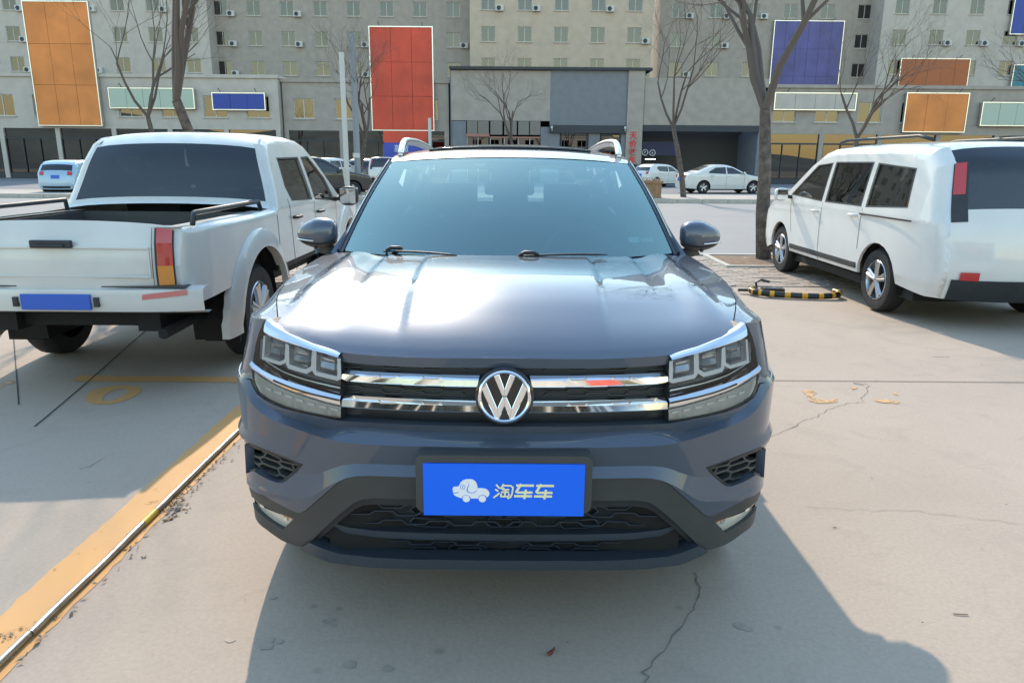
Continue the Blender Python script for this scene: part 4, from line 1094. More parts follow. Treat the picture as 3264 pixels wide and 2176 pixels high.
suvs=dict(hw=.91,belt=1.05,r=.09,wr=.35,wheels=(-1.35,1.32),sill=.30,lean=.19,
 prof=[(-2.18,.30),(-2.26,.50),(-2.22,.80),(-2.10,.95),(-1.20,1.10),(-1.02,1.14),(-.25,1.58),(.1,1.66),(1.2,1.66),(1.95,1.56),(2.16,1.16),(2.24,1.02),(2.27,.70),(2.27,.50),(2.20,.34)],
 glass=[(5,6,'windscreen'),(9,10,'rear_window')],wins=[[(-.80,1.13),(.12,1.12),(.14,1.50),(-.20,1.49)],[(.20,1.12),(1.0,1.13),(1.08,1.50),(.20,1.51)],[(1.08,1.15),(1.62,1.24),(1.60,1.44),(1.16,1.49)]],
 seams=[[(-.88,1.08),(-.86,.34)],[(.16,1.10),(.16,.32)],[(1.04,1.1),(.92,.62)]],handles=[(-.02,.98),(.86,1.0)],mirror=(-.78,1.13,.19),seats=(-.05,.95),
 patches=[('tail_lamp',.66,.99,.90,1.08,False,M['red'],.008),('headlight',.58,.98,.74,.90,True,M['reflector'],.006),('grille',-.5,.5,.50,.85,True,DK,.004),('number_plate',-.26,.26,.74,.86,False,M['numblue'],.012),('rear_bumper_trim',-.92,.92,.36,.56,False,DK,.004),('front_bumper_trim',-.9,.9,.33,.45,True,DK,.004)])
sedan=dict(hw=.89,belt=.94,r=.09,wr=.32,wheels=(-1.38,1.38),sill=.22,lean=.19,
 prof=[(-2.25,.24),(-2.33,.42),(-2.30,.62),(-2.15,.76),(-1.25,.93),(-1.0,.98),(-.25,1.36),(.15,1.45),(.8,1.44),(1.40,1.22),(1.72,1.06),(2.2,1.0),(2.3,.90),(2.34,.55),(2.28,.28)],
 glass=[(5,6,'windscreen'),(8,10,'rear_window')],wins=[[(-.78,1.01),(.12,1.0),(.14,1.33),(-.18,1.31)],[(.20,1.0),(1.10,1.03),(1.15,1.10),(.75,1.31),(.20,1.34)]],
 seams=[[(-.84,.95),(-.82,.26)],[(.16,.99),(.16,.26)],[(1.0,.95),(.95,.62)]],handles=[(0,.88),(.9,.90)],mirror=(-.76,1.02,.17),seats=(0,.9),
 patches=[('tail_lamp',.58,.99,.74,.90,False,M['red'],.008),('headlight',.56,.98,.58,.72,True,M['reflector'],.006),('grille',-.5,.5,.36,.66,True,DK,.004),('number_plate',-.26,.26,.60,.72,False,M['numblue'],.012)])
van=dict(hw=.92,belt=1.02,r=.10,wr=.335,wheels=(-1.42,1.42),sill=.26,lean=.14,
 prof=[(-2.30,.26),(-2.38,.48),(-2.34,.78),(-2.15,.98),(-1.55,1.12),(-1.40,1.16),(-.55,1.66),(-.1,1.74),(1.6,1.74),(2.1,1.68),(2.28,1.12),(2.34,.98),(2.38,.60),(2.37,.46),(2.30,.30)],
 glass=[(5,6,'windscreen'),(9,10,'rear_window')],wins=[[(-1.15,1.12),(-.10,1.08),(-.08,1.55),(-.50,1.52)],[(0,1.08),(.95,1.08),(.95,1.56),(0,1.56)],[(1.05,1.08),(1.85,1.12),(1.80,1.50),(1.05,1.55)]],
 seams=[[(-1.1,1.05),(-.98,.62)],[(-.05,1.06),(-.05,.28)],[(1.0,1.06),(1.0,.62)]],handles=[(-.22,.96),(.82,.98)],mirror=(-1.12,1.12,.19),seats=(-.35,.6,1.4),
 patches=[('lamp_bezel',.80,.998,.90,1.40,False,DK,.004),('tail_lamp',.84,.99,1.18,1.37,False,M['red'],.010),('tail_lamp',.84,.99,1.09,1.17,False,M['red'],.012),('tail_lamp',.82,.99,1.02,1.07,False,M['reflector'],.008),('tail_lamp',.82,.99,.93,1.01,False,M['red'],.008),('hatch_seam',-.8,.8,.56,.565,False,DK,.004),('hatch_handle',-.3,.3,.93,.965,False,CH,.012),('rear_reflector',.62,.86,.47,.53,False,M['red'],.012),('headlight',.58,.98,.70,.86,True,M['reflector'],.006),('grille',-.5,.5,.45,.75,True,DK,.004),('number_plate',-.25,.25,.76,.88,False,M['numblue'],.012),('bumper_trim',-.95,.95,.30,.44,False,DK,.004),('bumper_trim',-.95,.95,.29,.40,True,DK,.004)])
# ---- white pickup on the left, tail towards the camera
pk=dict(hw=.90,belt=1.13,r=.05,wr=.365,wheels=(-1.55,1.48),sill=.55,lean=.19,flare=True,gap=.155,ub=(.30,.5,1.5,-.08),spokes=6,hm=DK,mm=M['dark'],
 prof=[(-2.5,.42),(-2.58,.62),(-2.55,.92),(-2.35,1.06),(-1.35,1.15),(-1.20,1.19),(-.55,1.66),(-.2,1.74),(.62,1.73),(.80,1.64),(.98,1.16),(1.06,1.12),(2.52,1.12),(2.56,1.08),(2.59,.80),(2.56,.60)],
 glass=[(5,6,'windscreen'),(9,10,'rear_window')],skip=(11,12),wins=[[(-.98,1.10),(-.20,1.15),(-.20,1.56),(-.46,1.57),(-.82,1.34)],[(-.10,1.155),(.55,1.175),(.62,1.30),(.56,1.55),(-.10,1.56)]],
 seams=[[(-1.04,1.14),(-1.02,.5)],[(-.15,1.14),(-.15,.46)],[(.66,1.2),(.64,.8),(.58,.50)],[(1.02,1.08),(1.02,.46)]],handles=[(-.30,1.03),(.50,1.03)],mirror=(-.98,1.15,.22),mg=CH,seats=(-.35,.4),
 patches=[('lamp_bezel',.84,.995,.74,1.07,False,DK,.005),('tail_lamp',.86,.985,.97,1.05,False,M['red'],.012),('tail_lamp',.86,.985,.86,.96,False,M['red'],.010),('tail_lamp',.86,.985,.80,.85,False,M['reflector'],.010),('tail_lamp',.86,.985,.75,.79,False,M['amber'],.010),('tailgate_seam',-.82,.82,1.045,1.05,False,DK,.004),('tailgate_seam',-.82,-.815,.75,1.05,False,DK,.004),('tailgate_seam',.815,.82,.75,1.05,False,DK,.004),('headlight',.58,.98,.76,.92,True,M['reflector'],.006),('grille',-.5,.5,.6,.9,True,DK,.004),('tailgate_handle',-.1,.1,.93,.97,False,DK,.01)])
PKX,PKY=-2.86,5.28
pick=gen_car('pickup_truck','white double-cab pickup truck parked beside the grey-blue SUV with its rear wheel showing','pickup truck',(PKX,PKY,0),R(180),pk,M['dirtywhite'],.045,lod=1)
# note: rz=180 so local +y (tail) points to the camera ; local -x is the side facing the SUV
mb=MB(); mb.box(-.68,.68,1.10,2.44,.60,.66); mb.box(-.73,-.68,1.06,2.46,.60,1.105); mb.box(.68,.73,1.06,2.46,.60,1.105); mb.box(-.74,.74,1.04,1.10,.60,1.105); mb.box(-.68,.68,2.44,2.47,.60,1.09)
mb.build('load_bed',M['trim'],pick)
for sg in (1,-1):
    mb=MB(); mb.tube([(sg*.80,1.12,1.12),(sg*.79,1.15,1.20),(sg*.79,2.38,1.19),(sg*.80,2.44,1.12)],.018,8); mb.build('bed_rail',M['dark'],pick,True)
def rbump(i,j):
    p=-1+2*i; sec=[(2.50,.735),(2.60,.74),(2.67,.725),(2.685,.66),(2.67,.585),(2.60,.565),(2.50,.57)]; k=int(round(j*6)); y,z=sec[k]
    return (p*.90,2.50+(y-2.50)*(1-.38*abs(p)**5),z)
rb=gridsurf('rear_bumper',rbump,20,6,M['dirtywhite'],pick,sharp=50)
mb=MB(); mb.box(-.80,.80,2.55,2.64,.737,.745); mb.build('step_pad',M['trim'],rb)
for sg in (1,-1):
    gridsurf('reflector',lambda i,j,sg=sg: (lambda a: (a[0],a[1]+.006,a[2]))(tuple(np.array(rbump((sg*(.60+.30*i)+1)/2,2/6))*(1-(.2+.5*j))+np.array(rbump((sg*(.60+.30*i)+1)/2,3/6))*(.2+.5*j)+np.array([0,0,.03*(i-.5)]))),6,2,M['red'],rb,flip=(sg<0))
mb=MB(); mb.box(-.55,-.40,.5,2.5,.42,.56); mb.box(.40,.55,.5,2.5,.42,.56); mb.box(-.5,.5,2.3,2.42,.44,.54); mb.tube([(-.62,2.0,.44),(-.62,2.62,.43)],.035,8); mb.box(-.68,.68,1.1,2.5,.56,.60); mb.tube([(-.7,1.48,.36),(.7,1.48,.36)],.06,8); mb.build('chassis',M['black'],pick,True,sharp=40)
for sg in (1,-1): 
    mb=MB(); mb.box(min(sg*.60,sg*.86),max(sg*.60,sg*.86),1.93,1.955,.22,.60); mb.build('mud_flap',M['black'],pick)
for t_,sz_,yy,zz,mm in (('E路',.10,-.02,.80,M['numblue']),('东人',.10,-.12,.66,M['numblue'])):
    mt=Matrix(((0,0,-1,-.914),(-1,0,0,yy),(0,1,0,zz),(0,0,0,1))); textpanel(t_,sz_,mt,mat('blue door print',(.12,.42,.62),.5),pick,'door_lettering',.0005)
for sg in (1,-1):
    gridsurf('bed_rim',lambda i,j,sg=sg: (sg*(.70+(.89-.02*((-2.58+2*2.58)*0)-.11*(abs(1.07+1.45*i+.01)/2.58)**7-.02*(abs(1.07+1.45*i)/2.58)**2-.055-.70)*j+.0),1.05+1.47*i,1.118-.004*j),10,3,M['dirtywhite'],pick,flip=(sg<0))
gridsurf('tailgate_rim',lambda i,j: ((-.76+1.52*i),2.44+.12*j,1.112),6,2,M['dirtywhite'],pick)
# tailgate details
mb=MB(); y_=2.60
for (x0,x1,z0,z1) in ((-.60,.60,.98,.995),(-.60,.60,.80,.812),(-.60,-.588,.812,.98),(.588,.60,.812,.98)): mb.box(x0,x1,y_+.035,y_+.05,z0,z1)
tg=mb.build('tailgate_pressing',M['dirtywhite'],pick,bevel=.004)
mb=MB(); mb.box(-.13,.13,y_+.045,y_+.075,.985,1.035); mb.box(-.09,.09,y_+.07,y_+.09,.99,1.01); mb.build('tailgate_latch',M['dark'],tg,bevel=.008)
mb=MB(); mb.box(-.22,.22,2.685,2.70,.60,.70); mb.build('number_plate',M['numblue'],rb,bevel=.004)
for q in (-.27,.24): mb=MB(); mb.box(q,q+.03,2.67,2.70,.62,.68); mb.build('plate_lamp',M['dark'],rb)
# ---- cars across the road and beside
vn=gen_car('parked_van','white van parked by the yellow and black lock bar right of the SUV','van',(4.78,7.2,0),R(180),van,M['white'],.07)
for sg in (1,-1):
    mb=MB(); mb.tube([(sg*.66,-.3,1.79),(sg*.665,-.1,1.815),(sg*.66,1.5,1.815),(sg*.65,1.75,1.77)],.018,8); mb.build('roof_rack_bar',M['dark'],vn,True)
    mb=MB(); mb.box(min(sg*.925,sg*.935),max(sg*.925,sg*.935),.98,2.05,.995,1.012); mb.build('door_track',M['dark'],vn)
    mb=MB(); mb.box(min(sg*.905,sg*.925),max(sg*.905,sg*.925),-1.0,1.0,.40,.47); mb.build('side_moulding',M['dark'],vn,bevel=.01)
mb=MB(); mb.tube([(.05,2.33,1.16),(.02,2.33,1.25),(-.30,2.30,1.32)],.012,6); mb.build('rear_wiper',M['dark'],vn,True)
def place(nm,lab,cat,u,v,Y,rz,sp,pt,grp=None,lod=0,z=0):
    p=at_y(u,v,Y); return gen_car(nm,lab,cat,(p[0],Y,z),R(rz),sp,pt,.16,grp,lod)
GA='cars parked across the road'
place('parked_suv','black SUV with bright red tail lamps beyond the pickup truck mirror','SUV',1002,560,29,120,suvs,M['blackcar'],GA,1)
place('parked_suv','white SUV with its tail turned this way left of the steel pole','SUV',1062,540,45,150,suvs,M['white'],GA)
place('parked_car','pale blue sedan parked facing forward behind the white SUV','car',1108,520,54,-15,sedan,M['bluecar'],GA)
place('parked_suv','dark slate SUV seen squarely from behind, beyond the grey post','SUV',1164,540,48,182,suvs,M['darkcar'],GA)
place('parked_van','white van beside the blue and red standing sign','van',1236,530,46,180,van,M['white'],GA)
place('parked_car','grey brown sedan facing this way beside the grey pillar','car',2052,560,53,20,sedan,M['greycar'],GA)
place('parked_car','white hatchback with square red tail lamp behind the wooden planter','car',2104,560,47.5,128,hatch,M['white'],GA,1)
place('parked_car','white sedan parked side on right of the wooden planter','car',2300,580,37.5,100,sedan,M['white'],GA,1)
place('parked_car','silver sedan in the row left of the black SUV','car',520,560,33,175,sedan,M['silver'],GA)
place('parked_car','pale blue hatchback at the far left of the row','car',250,560,31,185,hatch,M['bluecar'],GA)
place('parked_suv','dark slate SUV between the silver sedan and the black SUV','SUV',760,560,34,178,suvs,M['darkcar'],GA)
place('parked_suv','grey brown SUV in the row far right of the planter','SUV',2700,560,36,182,suvs,M['greycar'],GA)
place('parked_car','silver hatchback last in the row at the right','car',3040,560,35,176,hatch,M['silver'],GA)
# ================================================================== ground
def concrete(name,c1,c2,c3,sc=1.0,rough=.85,bumpd=.005,grainamt=.20):
    m=bpy.data.materials.new(name); m.use_nodes=True; n=m.node_tree; b=n.nodes['Principled BSDF']; b.inputs['Roughness'].default_value=rough; b.inputs['Specular IOR Level'].default_value=.3
    tc=n.nodes.new('ShaderNodeTexCoord')
    def nz(s,d,r=.5,dist=0):
        x=n.nodes.new('ShaderNodeTexNoise'); x.inputs['Scale'].default_value=s; x.inputs['Detail'].default_value=d; x.inputs['Roughness'].default_value=r; x.inputs['Distortion'].default_value=dist; n.links.new(tc.outputs['Object'],x.inputs['Vector']); return x
    def ramp(src,a,b_,lo,hi):
        r=n.nodes.new('ShaderNodeMapRange'); r.inputs[1].default_value=a; r.inputs[2].default_value=b_; r.inputs[3].default_value=lo; r.inputs[4].default_value=hi; n.links.new(src,r.inputs[0]); return r.outputs[0]
    def mix(f,A,B,mode='MIX'):
        x=n.nodes.new('ShaderNodeMix'); x.data_type='RGBA'; x.blend_type=mode
        for v,i in ((f,0),(A,6),(B,7)):
            if isinstance(v,tuple): x.inputs[i].default_value=(*v,1)
            elif isinstance(v,float): x.inputs[i].default_value=v
            else: n.links.new(v,x.inputs[i])
        return x.outputs[2]
    big=nz(.55*sc,6,.6,.4); mid=nz(3.2*sc,8,.65,1.2); fine=nz(60*sc,5,.7); spk=nz(210*sc,2,.5)
    c=mix(ramp(big.outputs['Fac'],.35,.68,0,1),c1,c2); c=mix(ramp(mid.outputs['Fac'],.52,.75,0,.55),c,c3)
    c=mix(ramp(fine.outputs['Fac'],.3,.7,0,grainamt*2),c,(c3[0]*.8,c3[1]*.8,c3[2]*.8)); 
    v=n.nodes.new('ShaderNodeTexVoronoi'); v.inputs['Scale'].default_value=3.1*sc; n.links.new(tc.outputs['Object'],v.inputs['Vector'])
    c=mix(ramp(v.outputs['Distance'],.035,.06,.35,0),c,(c3[0]*.65,c3[1]*.65,c3[2]*.62))
    n.links.new(c,b.inputs['Base Color'])
    bp_=n.nodes.new('ShaderNodeBump'); bp_.inputs['Strength'].default_value=.35; bp_.inputs['Distance'].default_value=bumpd
    ad=n.nodes.new('ShaderNodeMath'); ad.operation='ADD'; n.links.new(mid.outputs['Fac'],ad.inputs[0]); n.links.new(fine.outputs['Fac'],ad.inputs[1]); n.links.new(ad.outputs[0],bp_.inputs['Height']); n.links.new(bp_.outputs[0],b.inputs['Normal'])
    return m
M['conc']=concrete('worn parking concrete',(.485,.393,.312),(.43,.348,.275),(.36,.292,.232))
M['road']=concrete('grey road concrete',(.33,.31,.29),(.29,.275,.26),(.25,.24,.23),.5)
M['asph']=concrete('grey asphalt',(.22,.22,.225),(.19,.19,.195),(.16,.16,.165),.5)
M['walk']=concrete('pale pavement',(.46,.41,.35),(.42,.37,.32),(.36,.32,.28),.8)
M['joint']=mat('joint filler',(.05,.047,.042),.9)
M['brick']=mat('brownish paving brick',(.36,.30,.25),.9,noise=(5,.25),bump=(80,.3,.002))
M['kerb']=mat('kerb stone',(.48,.44,.38),.85,noise=(8,.12),bump=(60,.3,.003))
M['soil']=mat('dry soil',(.22,.15,.10),1,noise=(9,.3),bump=(40,.6,.02))
def sheet(name,x0,x1,y0,y1,z,m,nx=1,ny=1,kind='structure'):
    o=obj(name,[(x0,y0,z),(x1,y0,z),(x1,y1,z),(x0,y1,z)],[(0,1,2,3)],m); o['kind']=kind; return o
sheet('ground',-400,400,-400,900,-.02,M['asph'])
sheet('parking_lot',-60,60,-40,7.25,0,M['conc'])
sheet('pavement',-60,60,7.25,10.5,.0,M['walk'])
sheet('road',-120,120,10.5,27.2,-.004,M['road'])
sheet('far_road',-160,160,31.6,56,.004,M['asph'])
o=obj('far_pavement',[(-120,27.35,.15),(120,27.35,.15),(120,31.5,.15),(-120,31.5,.15)],[(0,1,2,3)],M['walk']); o['kind']='structure'
def kerb(y0,y1,z,nm='kerb'):
    r=empty(nm,(0,y0,0)); r['kind']='structure'; st=None
    for i in range(-20,21):
        mb=MB()
        if st is None:
            mb.box(-.495,.495,0,y1-y0,-.02,z); st=mb.build('kerb_stone',M['kerb'],r,bevel=.012); st.location=(i*1.0,0,0)
        else:
            c=st.copy(); COL.objects.link(c); c.parent=r; c.location=(i*1.0+RNG.uniform(-.003,.003),RNG.uniform(-.006,.006),RNG.uniform(-.005,.005))
    mb=MB(); mb.box(-120,-20.6,0,y1-y0,-.02,z); mb.box(20.6,120,0,y1-y0,-.02,z); mb.build('kerb_run',M['kerb'],r)
kerb(27.2,27.35,.165); kerb(31.45,31.6,.16); kerb(10.42,10.55,.03)
# herringbone-free running-bond brick strip (real bricks, one mass)
V=[];Fc=[];bw,bl=.112,.226
rows=int(3.1/bw)
for r_ in range(rows):
    y0=7.28+r_*bw
    for k in range(-50,62):
        x0=k*bl+(bl/2 if r_%2 else 0)+.4; z=.006+RNG.uniform(0,.010); b=len(V); g=.005; tl=RNG.uniform(-.003,.003)
        V+=[(x0+g,y0+g,0),(x0+bl-g,y0+g,0),(x0+bl-g,y0+bw-g,0),(x0+g,y0+bw-g,0),(x0+g,y0+g,z),(x0+bl-g,y0+g,z+tl),(x0+bl-g,y0+bw-g,z+tl),(x0+g,y0+bw-g,z)]
        Fc+=[(b+4,b+5,b+6,b+7),(b,b+1,b+5,b+4),(b+1,b+2,b+6,b+5),(b+3,b,b+4,b+7)]
o=obj('paving_bricks',V,Fc,M['brick']); o['kind']='stuff'
# joints and cracks, opened as thin dark grooves lying 2-4 mm above the slab sheet
def ribbon(name,pts,wd,m,z=.004,kind='structure',jit=0):
    P=np.array([(p[0],p[1]) for p in pts],float)
    if jit:
        P=resample(P,.05,False); n=len(P); P[1:-1]+=np.cumsum(RNG.randn(n-2,2)*jit*.4,0)*0+RNG.randn(n-2,2)*jit
    w_=[wd*(RNG.uniform(.4,1.4) if jit else 1) for _ in P]
    O=thicken(P,w_); n=len(P); V=[(x,y,z) for x,y in O]
    Fc=[(i,i+1,2*n-2-i,2*n-1-i) for i in range(n-1)]
    Fc=[f[::-1] for f in Fc]
    o=obj(name,V,Fc,m); o['kind']=kind; return o
g=lambda u,v: at_z(u,v,0)[:2]
ribbon('slab_joint',[(-.95,3.14),(60,3.22)],.009,M['joint'])
ribbon('slab_joint',[g(110,1360),g(147,1330),g(300,1200),g(412,1100),g(455,1062),(-3.9,7.2)],.010,M['joint'])
ribbon('slab_joint',[g(60,1290),(-5.2,5.5)],.008,M['joint'])
M['crack']=mat('dark crack',(.21,.18,.15),1)  # cracks are flat ribbons in one even dark brown
for nm,P,w_ in ((1,[(2448,1402),(2500,1372),(2560,1345),(2590,1330),(2640,1305),(2700,1285),(2745,1280),(2750,1262),(2765,1240),(2775,1228)],.0035),
              (2,[(2213,1826),(2216,1850),(2228,1872),(2232,1890),(2222,1920),(2210,1945),(2180,1990),(2150,2025),(2120,2070),(2090,2105),(2062,2140),(2052,2176)],.005),
              (3,[(2570,1615),(2700,1622),(2820,1628),(2900,1628),(3040,1645),(3264,1670)],.0018),
              (4,[(255,1498),(290,1484),(330,1460)],.003),(5,[(2720,1222),(2755,1230)],.006)):
    ribbon('ground_crack',[g(*p) for p in P],w_,M['crack'],.003,jit=.008)
# painted markings: worn yellow
def worn(name,col,thr=.5,sc=9):
    m=mat(name,col,.7); n=m.node_tree; b=n.nodes['Principled BSDF']; out=n.nodes['Material Output']; tc=n.nodes.new('ShaderNodeTexCoord')
    nz=n.nodes.new('ShaderNodeTexNoise'); nz.inputs['Scale'].default_value=sc; nz.inputs['Detail'].default_value=9; nz.inputs['Roughness'].default_value=.72; n.links.new(tc.outputs['Object'],nz.inputs['Vector'])
    r=n.nodes.new('ShaderNodeMapRange'); r.inputs[1].default_value=thr-.05; r.inputs[2].default_value=thr+.07; n.links.new(nz.outputs['Fac'],r.inputs[0])
    t=n.nodes.new('ShaderNodeBsdfTransparent'); mx=n.nodes.new('ShaderNodeMixShader'); n.links.new(r.outputs[0],mx.inputs[0]); n.links.new(b.outputs[0],mx.inputs[1]); n.links.new(t.outputs[0],mx.inputs[2]); n.links.new(mx.outputs[0],out.inputs[0])
    nz2=n.nodes.new('ShaderNodeTexNoise'); nz2.inputs['Scale'].default_value=2.5; nz2.inputs['Detail'].default_value=6; n.links.new(tc.outputs['Object'],nz2.inputs['Vector'])
    mc=n.nodes.new('ShaderNodeMix'); mc.data_type='RGBA'; mc.inputs[6].default_value=(*col,1); mc.inputs[7].default_value=(col[0]*.85,col[1]*.95,col[2]*1.6,1); n.links.new(nz2.outputs['Fac'],mc.inputs[0]); n.links.new(mc.outputs[2],b.inputs['Base Color'])
    return m
M['yel']=worn('worn yellow paint',(.68,.335,.085),.66); M['yel2']=worn('faded yellow paint',(.64,.36,.12),.52,14)
def gpoly(name,P,m,z=.002,holes=()):
    P=np.array(P,float)
    return panel(name,P,lambda a,b: np.stack([a,b,0*a+z],-1),m,None,holes,.1,analytic=False)
def wob(P,a=.0035,d=.05): P=resample(P,d); return P+RNG.randn(*P.shape)*a
o=gpoly('painted_bay_line',wob([(-1.515,-.6),(-1.515,3.10),(-1.735,3.10),(-1.735,.24),(-2.6,.24),(-2.6,.03),(-1.735,.03),(-1.735,-.6)]),M['yel']); o['kind']='structure'
o=gpoly('painted_bay_line',wob([(-3.1,3.0),(-.9,3.0),(-.9,3.13),(-3.1,3.13)],.004),M['yel'],.0032); o['kind']='structure'
o=gpoly('painted_bay_line',wob([(-3.55,3.0),(-3.47,3.0),(-3.47,-.5),(-3.55,-.5)],.005),M['yel2'],.003); o['kind']='structure'
def ell(c,a,b,th,n=36): return [(c[0]+a*math.cos(t)*math.cos(th)-b*math.sin(t)*math.sin(th),c[1]+a*math.cos(t)*math.sin(th)+b*math.sin(t)*math.cos(th)) for t in np.linspace(0,2*math.pi,n,endpoint=False)]
z0=[g(u,v) for u,v in ((270,1268),(283,1251),(320,1236),(370,1230),(425,1229),(453,1236),(447,1253),(415,1271),(370,1286),(310,1290),(278,1283))]
z1=[g(u,v) for u,v in ((325,1268),(345,1250),(375,1240),(400,1239),(410,1246),(395,1260),(365,1273),(340,1280),(328,1278))]
o=gpoly('painted_bay_number',smoothpoly(z0,2),M['yel'],.002,[smoothpoly(z1,2)]); o['kind']='structure'
for P in ([(2555,1245),(2590,1243),(2605,1252),(2592,1262),(2600,1272),(2640,1276),(2675,1268),(2665,1282),(2620,1287),(2585,1284),(2572,1268),(2565,1256)],[(2785,1272),(2830,1275),(2868,1280),(2862,1287),(2815,1284),(2790,1279)],[(2710,1234),(2730,1233),(2728,1243),(2715,1243)],[(2845,1250),(2862,1256),(2866,1262),(2850,1258)]):
    o=gpoly('painted_bay_number',wob([g(*p) for p in P],.003,.03),M['yel2'],.004); o['kind']='structure'
# damp spots and stains under the nose
M['stain']=mat('damp stain on concrete',(.345,.285,.23),.7,noise=(30,.1))
for (u,v,a) in ((1115,2117,.022),(1236,2130,.016),(1055,1975,.012),(1035,1980,.011),(1080,1940,.010),(870,1905,.012),(735,2040,.014),(890,2045,.013),(1400,2075,.015),(1045,1980,.012),(860,2040,.018),(850,2060,.020),(1000,1930,.011),(1060,1992,.010),(2360,1995,.024),(2385,2005,.016)):
    p=g(u,v); P=smoothpoly([(p[0]+a*math.cos(t)*RNG.uniform(.7,1.2)*1.2,p[1]+a*math.sin(t)*RNG.uniform(.7,1.2)) for t in np.linspace(0,6.28,9)[:-1]],2)
    o=gpoly('damp_spot',P,M['stain'],.0012+RNG.rand()*.001); o['kind']='structure'
M['stain2']=mat('scuffed patch',(.455,.40,.33),.9,noise=(40,.15))
for (u,v,a,b_) in ():
    p=g(u,v); P=smoothpoly([(p[0]+a*math.cos(t)*RNG.uniform(.5,1.2),p[1]+b_*math.sin(t)*RNG.uniform(.5,1.3)) for t in np.linspace(0,6.28,16)[:-1]],1)
    o=gpoly('scuff_mark',P,M['stain2'],.002); o['kind']='structure'
# ================================================================== steel pipe with taped joint
YT=at_z(535,1640,0)[1]; YJ=at_z(125,2035,0)[1]
def pipe(y0,y1,x0,x1,lab,tape=None,r=.0125):
    root=empty('steel_pipe',(x0,y0,0),0,lab,'pipe','pipes laid end to end along the yellow line')
    mb=MB(); L=y1-y0; n=24; mb.tube([((x1-x0)*t,L*t,r+.004+.002*math.sin(t*9)) for t in np.linspace(0,1,n)],r,14); mb.build('tube',M['steel'],root,True,sharp=50)
    if tape:
        mb=MB(); mb.tube([((tape[0]-y0)/L*(x1-x0),tape[0]-y0,r+.004),((tape[1]-y0)/L*(x1-x0),tape[1]-y0,r+.004)],r+.0025,14); mb.build('tape_wrap',M['tape'],root,True,sharp=50)
        mb=MB(); mb.tube([((tape[1]+.0-y0)/L*(x1-x0),tape[1]+.004-y0,r+.004),((tape[1]+.0-y0)/L*(x1-x0),tape[1]+.06-y0,r+.004)],r+.0018,14); mb.build('collar',mat('dull coupling',(.25,.24,.22),.5,.6),root,True,sharp=50)
pipe(-1.2,YJ,-1.56,-1.556,'steel pipe piece nearest the camera on the yellow line')
pipe(YJ+.004,YT,-1.553,-1.553,'middle steel pipe ending in a yellow taped joint',(YT-.115,YT))
pipe(YT+.004,3.4,-1.553,-1.556,'farthest steel pipe running behind the SUV bumper')
# dry leaves, twigs and grit along the pipe: countless crumbs = stuff
V=[];Fc=[];mi=[]
def leaf(x,y,s,z=.004):
    a=RNG.uniform(0,6.28); b=len(V); c,s_=math.cos(a),math.sin(a); h=[RNG.uniform(.001,.012)*s/.02 for _ in range(5)]
    for (p,q),hh in zip([(-1,0),(-.2,.45),(1,.05),(-.1,-.4),(0,0)],h): V.append((x+s*(p*c-q*s_),y+s*(p*s_+q*c),z+hh))
    Fc.extend([(b,b+4,b+1),(b+1,b+4,b+2),(b+2,b+4,b+3),(b+3,b+4,b)]); mi.extend([RNG.randint(3)]*4)
for k in range(120):
    y=YT+abs(RNG.randn())*.5*(1 if RNG.rand()<.8 else -1.5); 
    if y>3: continue
    leaf(-1.535+abs(RNG.randn())*.035,y,RNG.uniform(.004,.016))
for k in range(34): leaf(-1.49+RNG.randn()*.03,YT+.05+RNG.randn()*.04,RNG.uniform(.006,.018))
for k in range(18): leaf(-1.60+RNG.randn()*.04,YJ+RNG.randn()*.05,RNG.uniform(.004,.02))
for k in range(420): leaf(RNG.uniform(-3.5,7),RNG.uniform(-1.2,9),RNG.uniform(.002,.008))
for k in range(120): leaf(2.5+RNG.rand()*1.6,6.6+RNG.rand()*1.2,RNG.uniform(.004,.02))
lm=[mat('dry leaf brown',(.22,.15,.10),.8),mat('dry leaf grey',(.26,.23,.19),.9),mat('pale chip',(.38,.30,.2),.9)]
o=obj('leaf_litter',V,Fc,lm,mi=mi); o['kind']='stuff'
# single distinct bits
for nm,lab,cat,(u,v),s,cm in (('fallen_leaf','small reddish curled leaf on the shaded concrete ahead of the plate','leaf',(1756,2080),.018,(.22,.06,.04)),('fallen_leaf','pale coin-like chip on the concrete right of the pipe','chip',(459,1777),.010,(.35,.30,.22)),('fallen_leaf','brown curled seed pod lying beside the taped pipe joint','seed pod',(537,1657),.022,(.18,.10,.05))):
    p=g(u,v); mb=MB(); n=8
    P=[(s*math.cos(t)*1.3,s*.5*math.sin(t),.004+.006*math.cos(t*2+1)) for t in np.linspace(0,6.28,n+1)[:-1]]
    mb.add(P+[(0,0,.002)],[(i,(i+1)%n,n) for i in range(n)]); o=mb.build(nm,mat(nm,cm,.8),None); o.location=(p[0],p[1],.002); o.rotation_euler=(0,0,1.0); tag(o,lab,cat)
for (u,v,a,L_) in ((3060,1958,-.1,.05),(3000,1138,0,.14),(2660,1682,0,.015),(2740,1222,-.2,.1)):
    p=g(u,v); ribbon('twig_mark',[(p[0]-L_/2,p[1]),(p[0]+L_/2,p[1]+a*L_)],.006,M['joint'],.004)
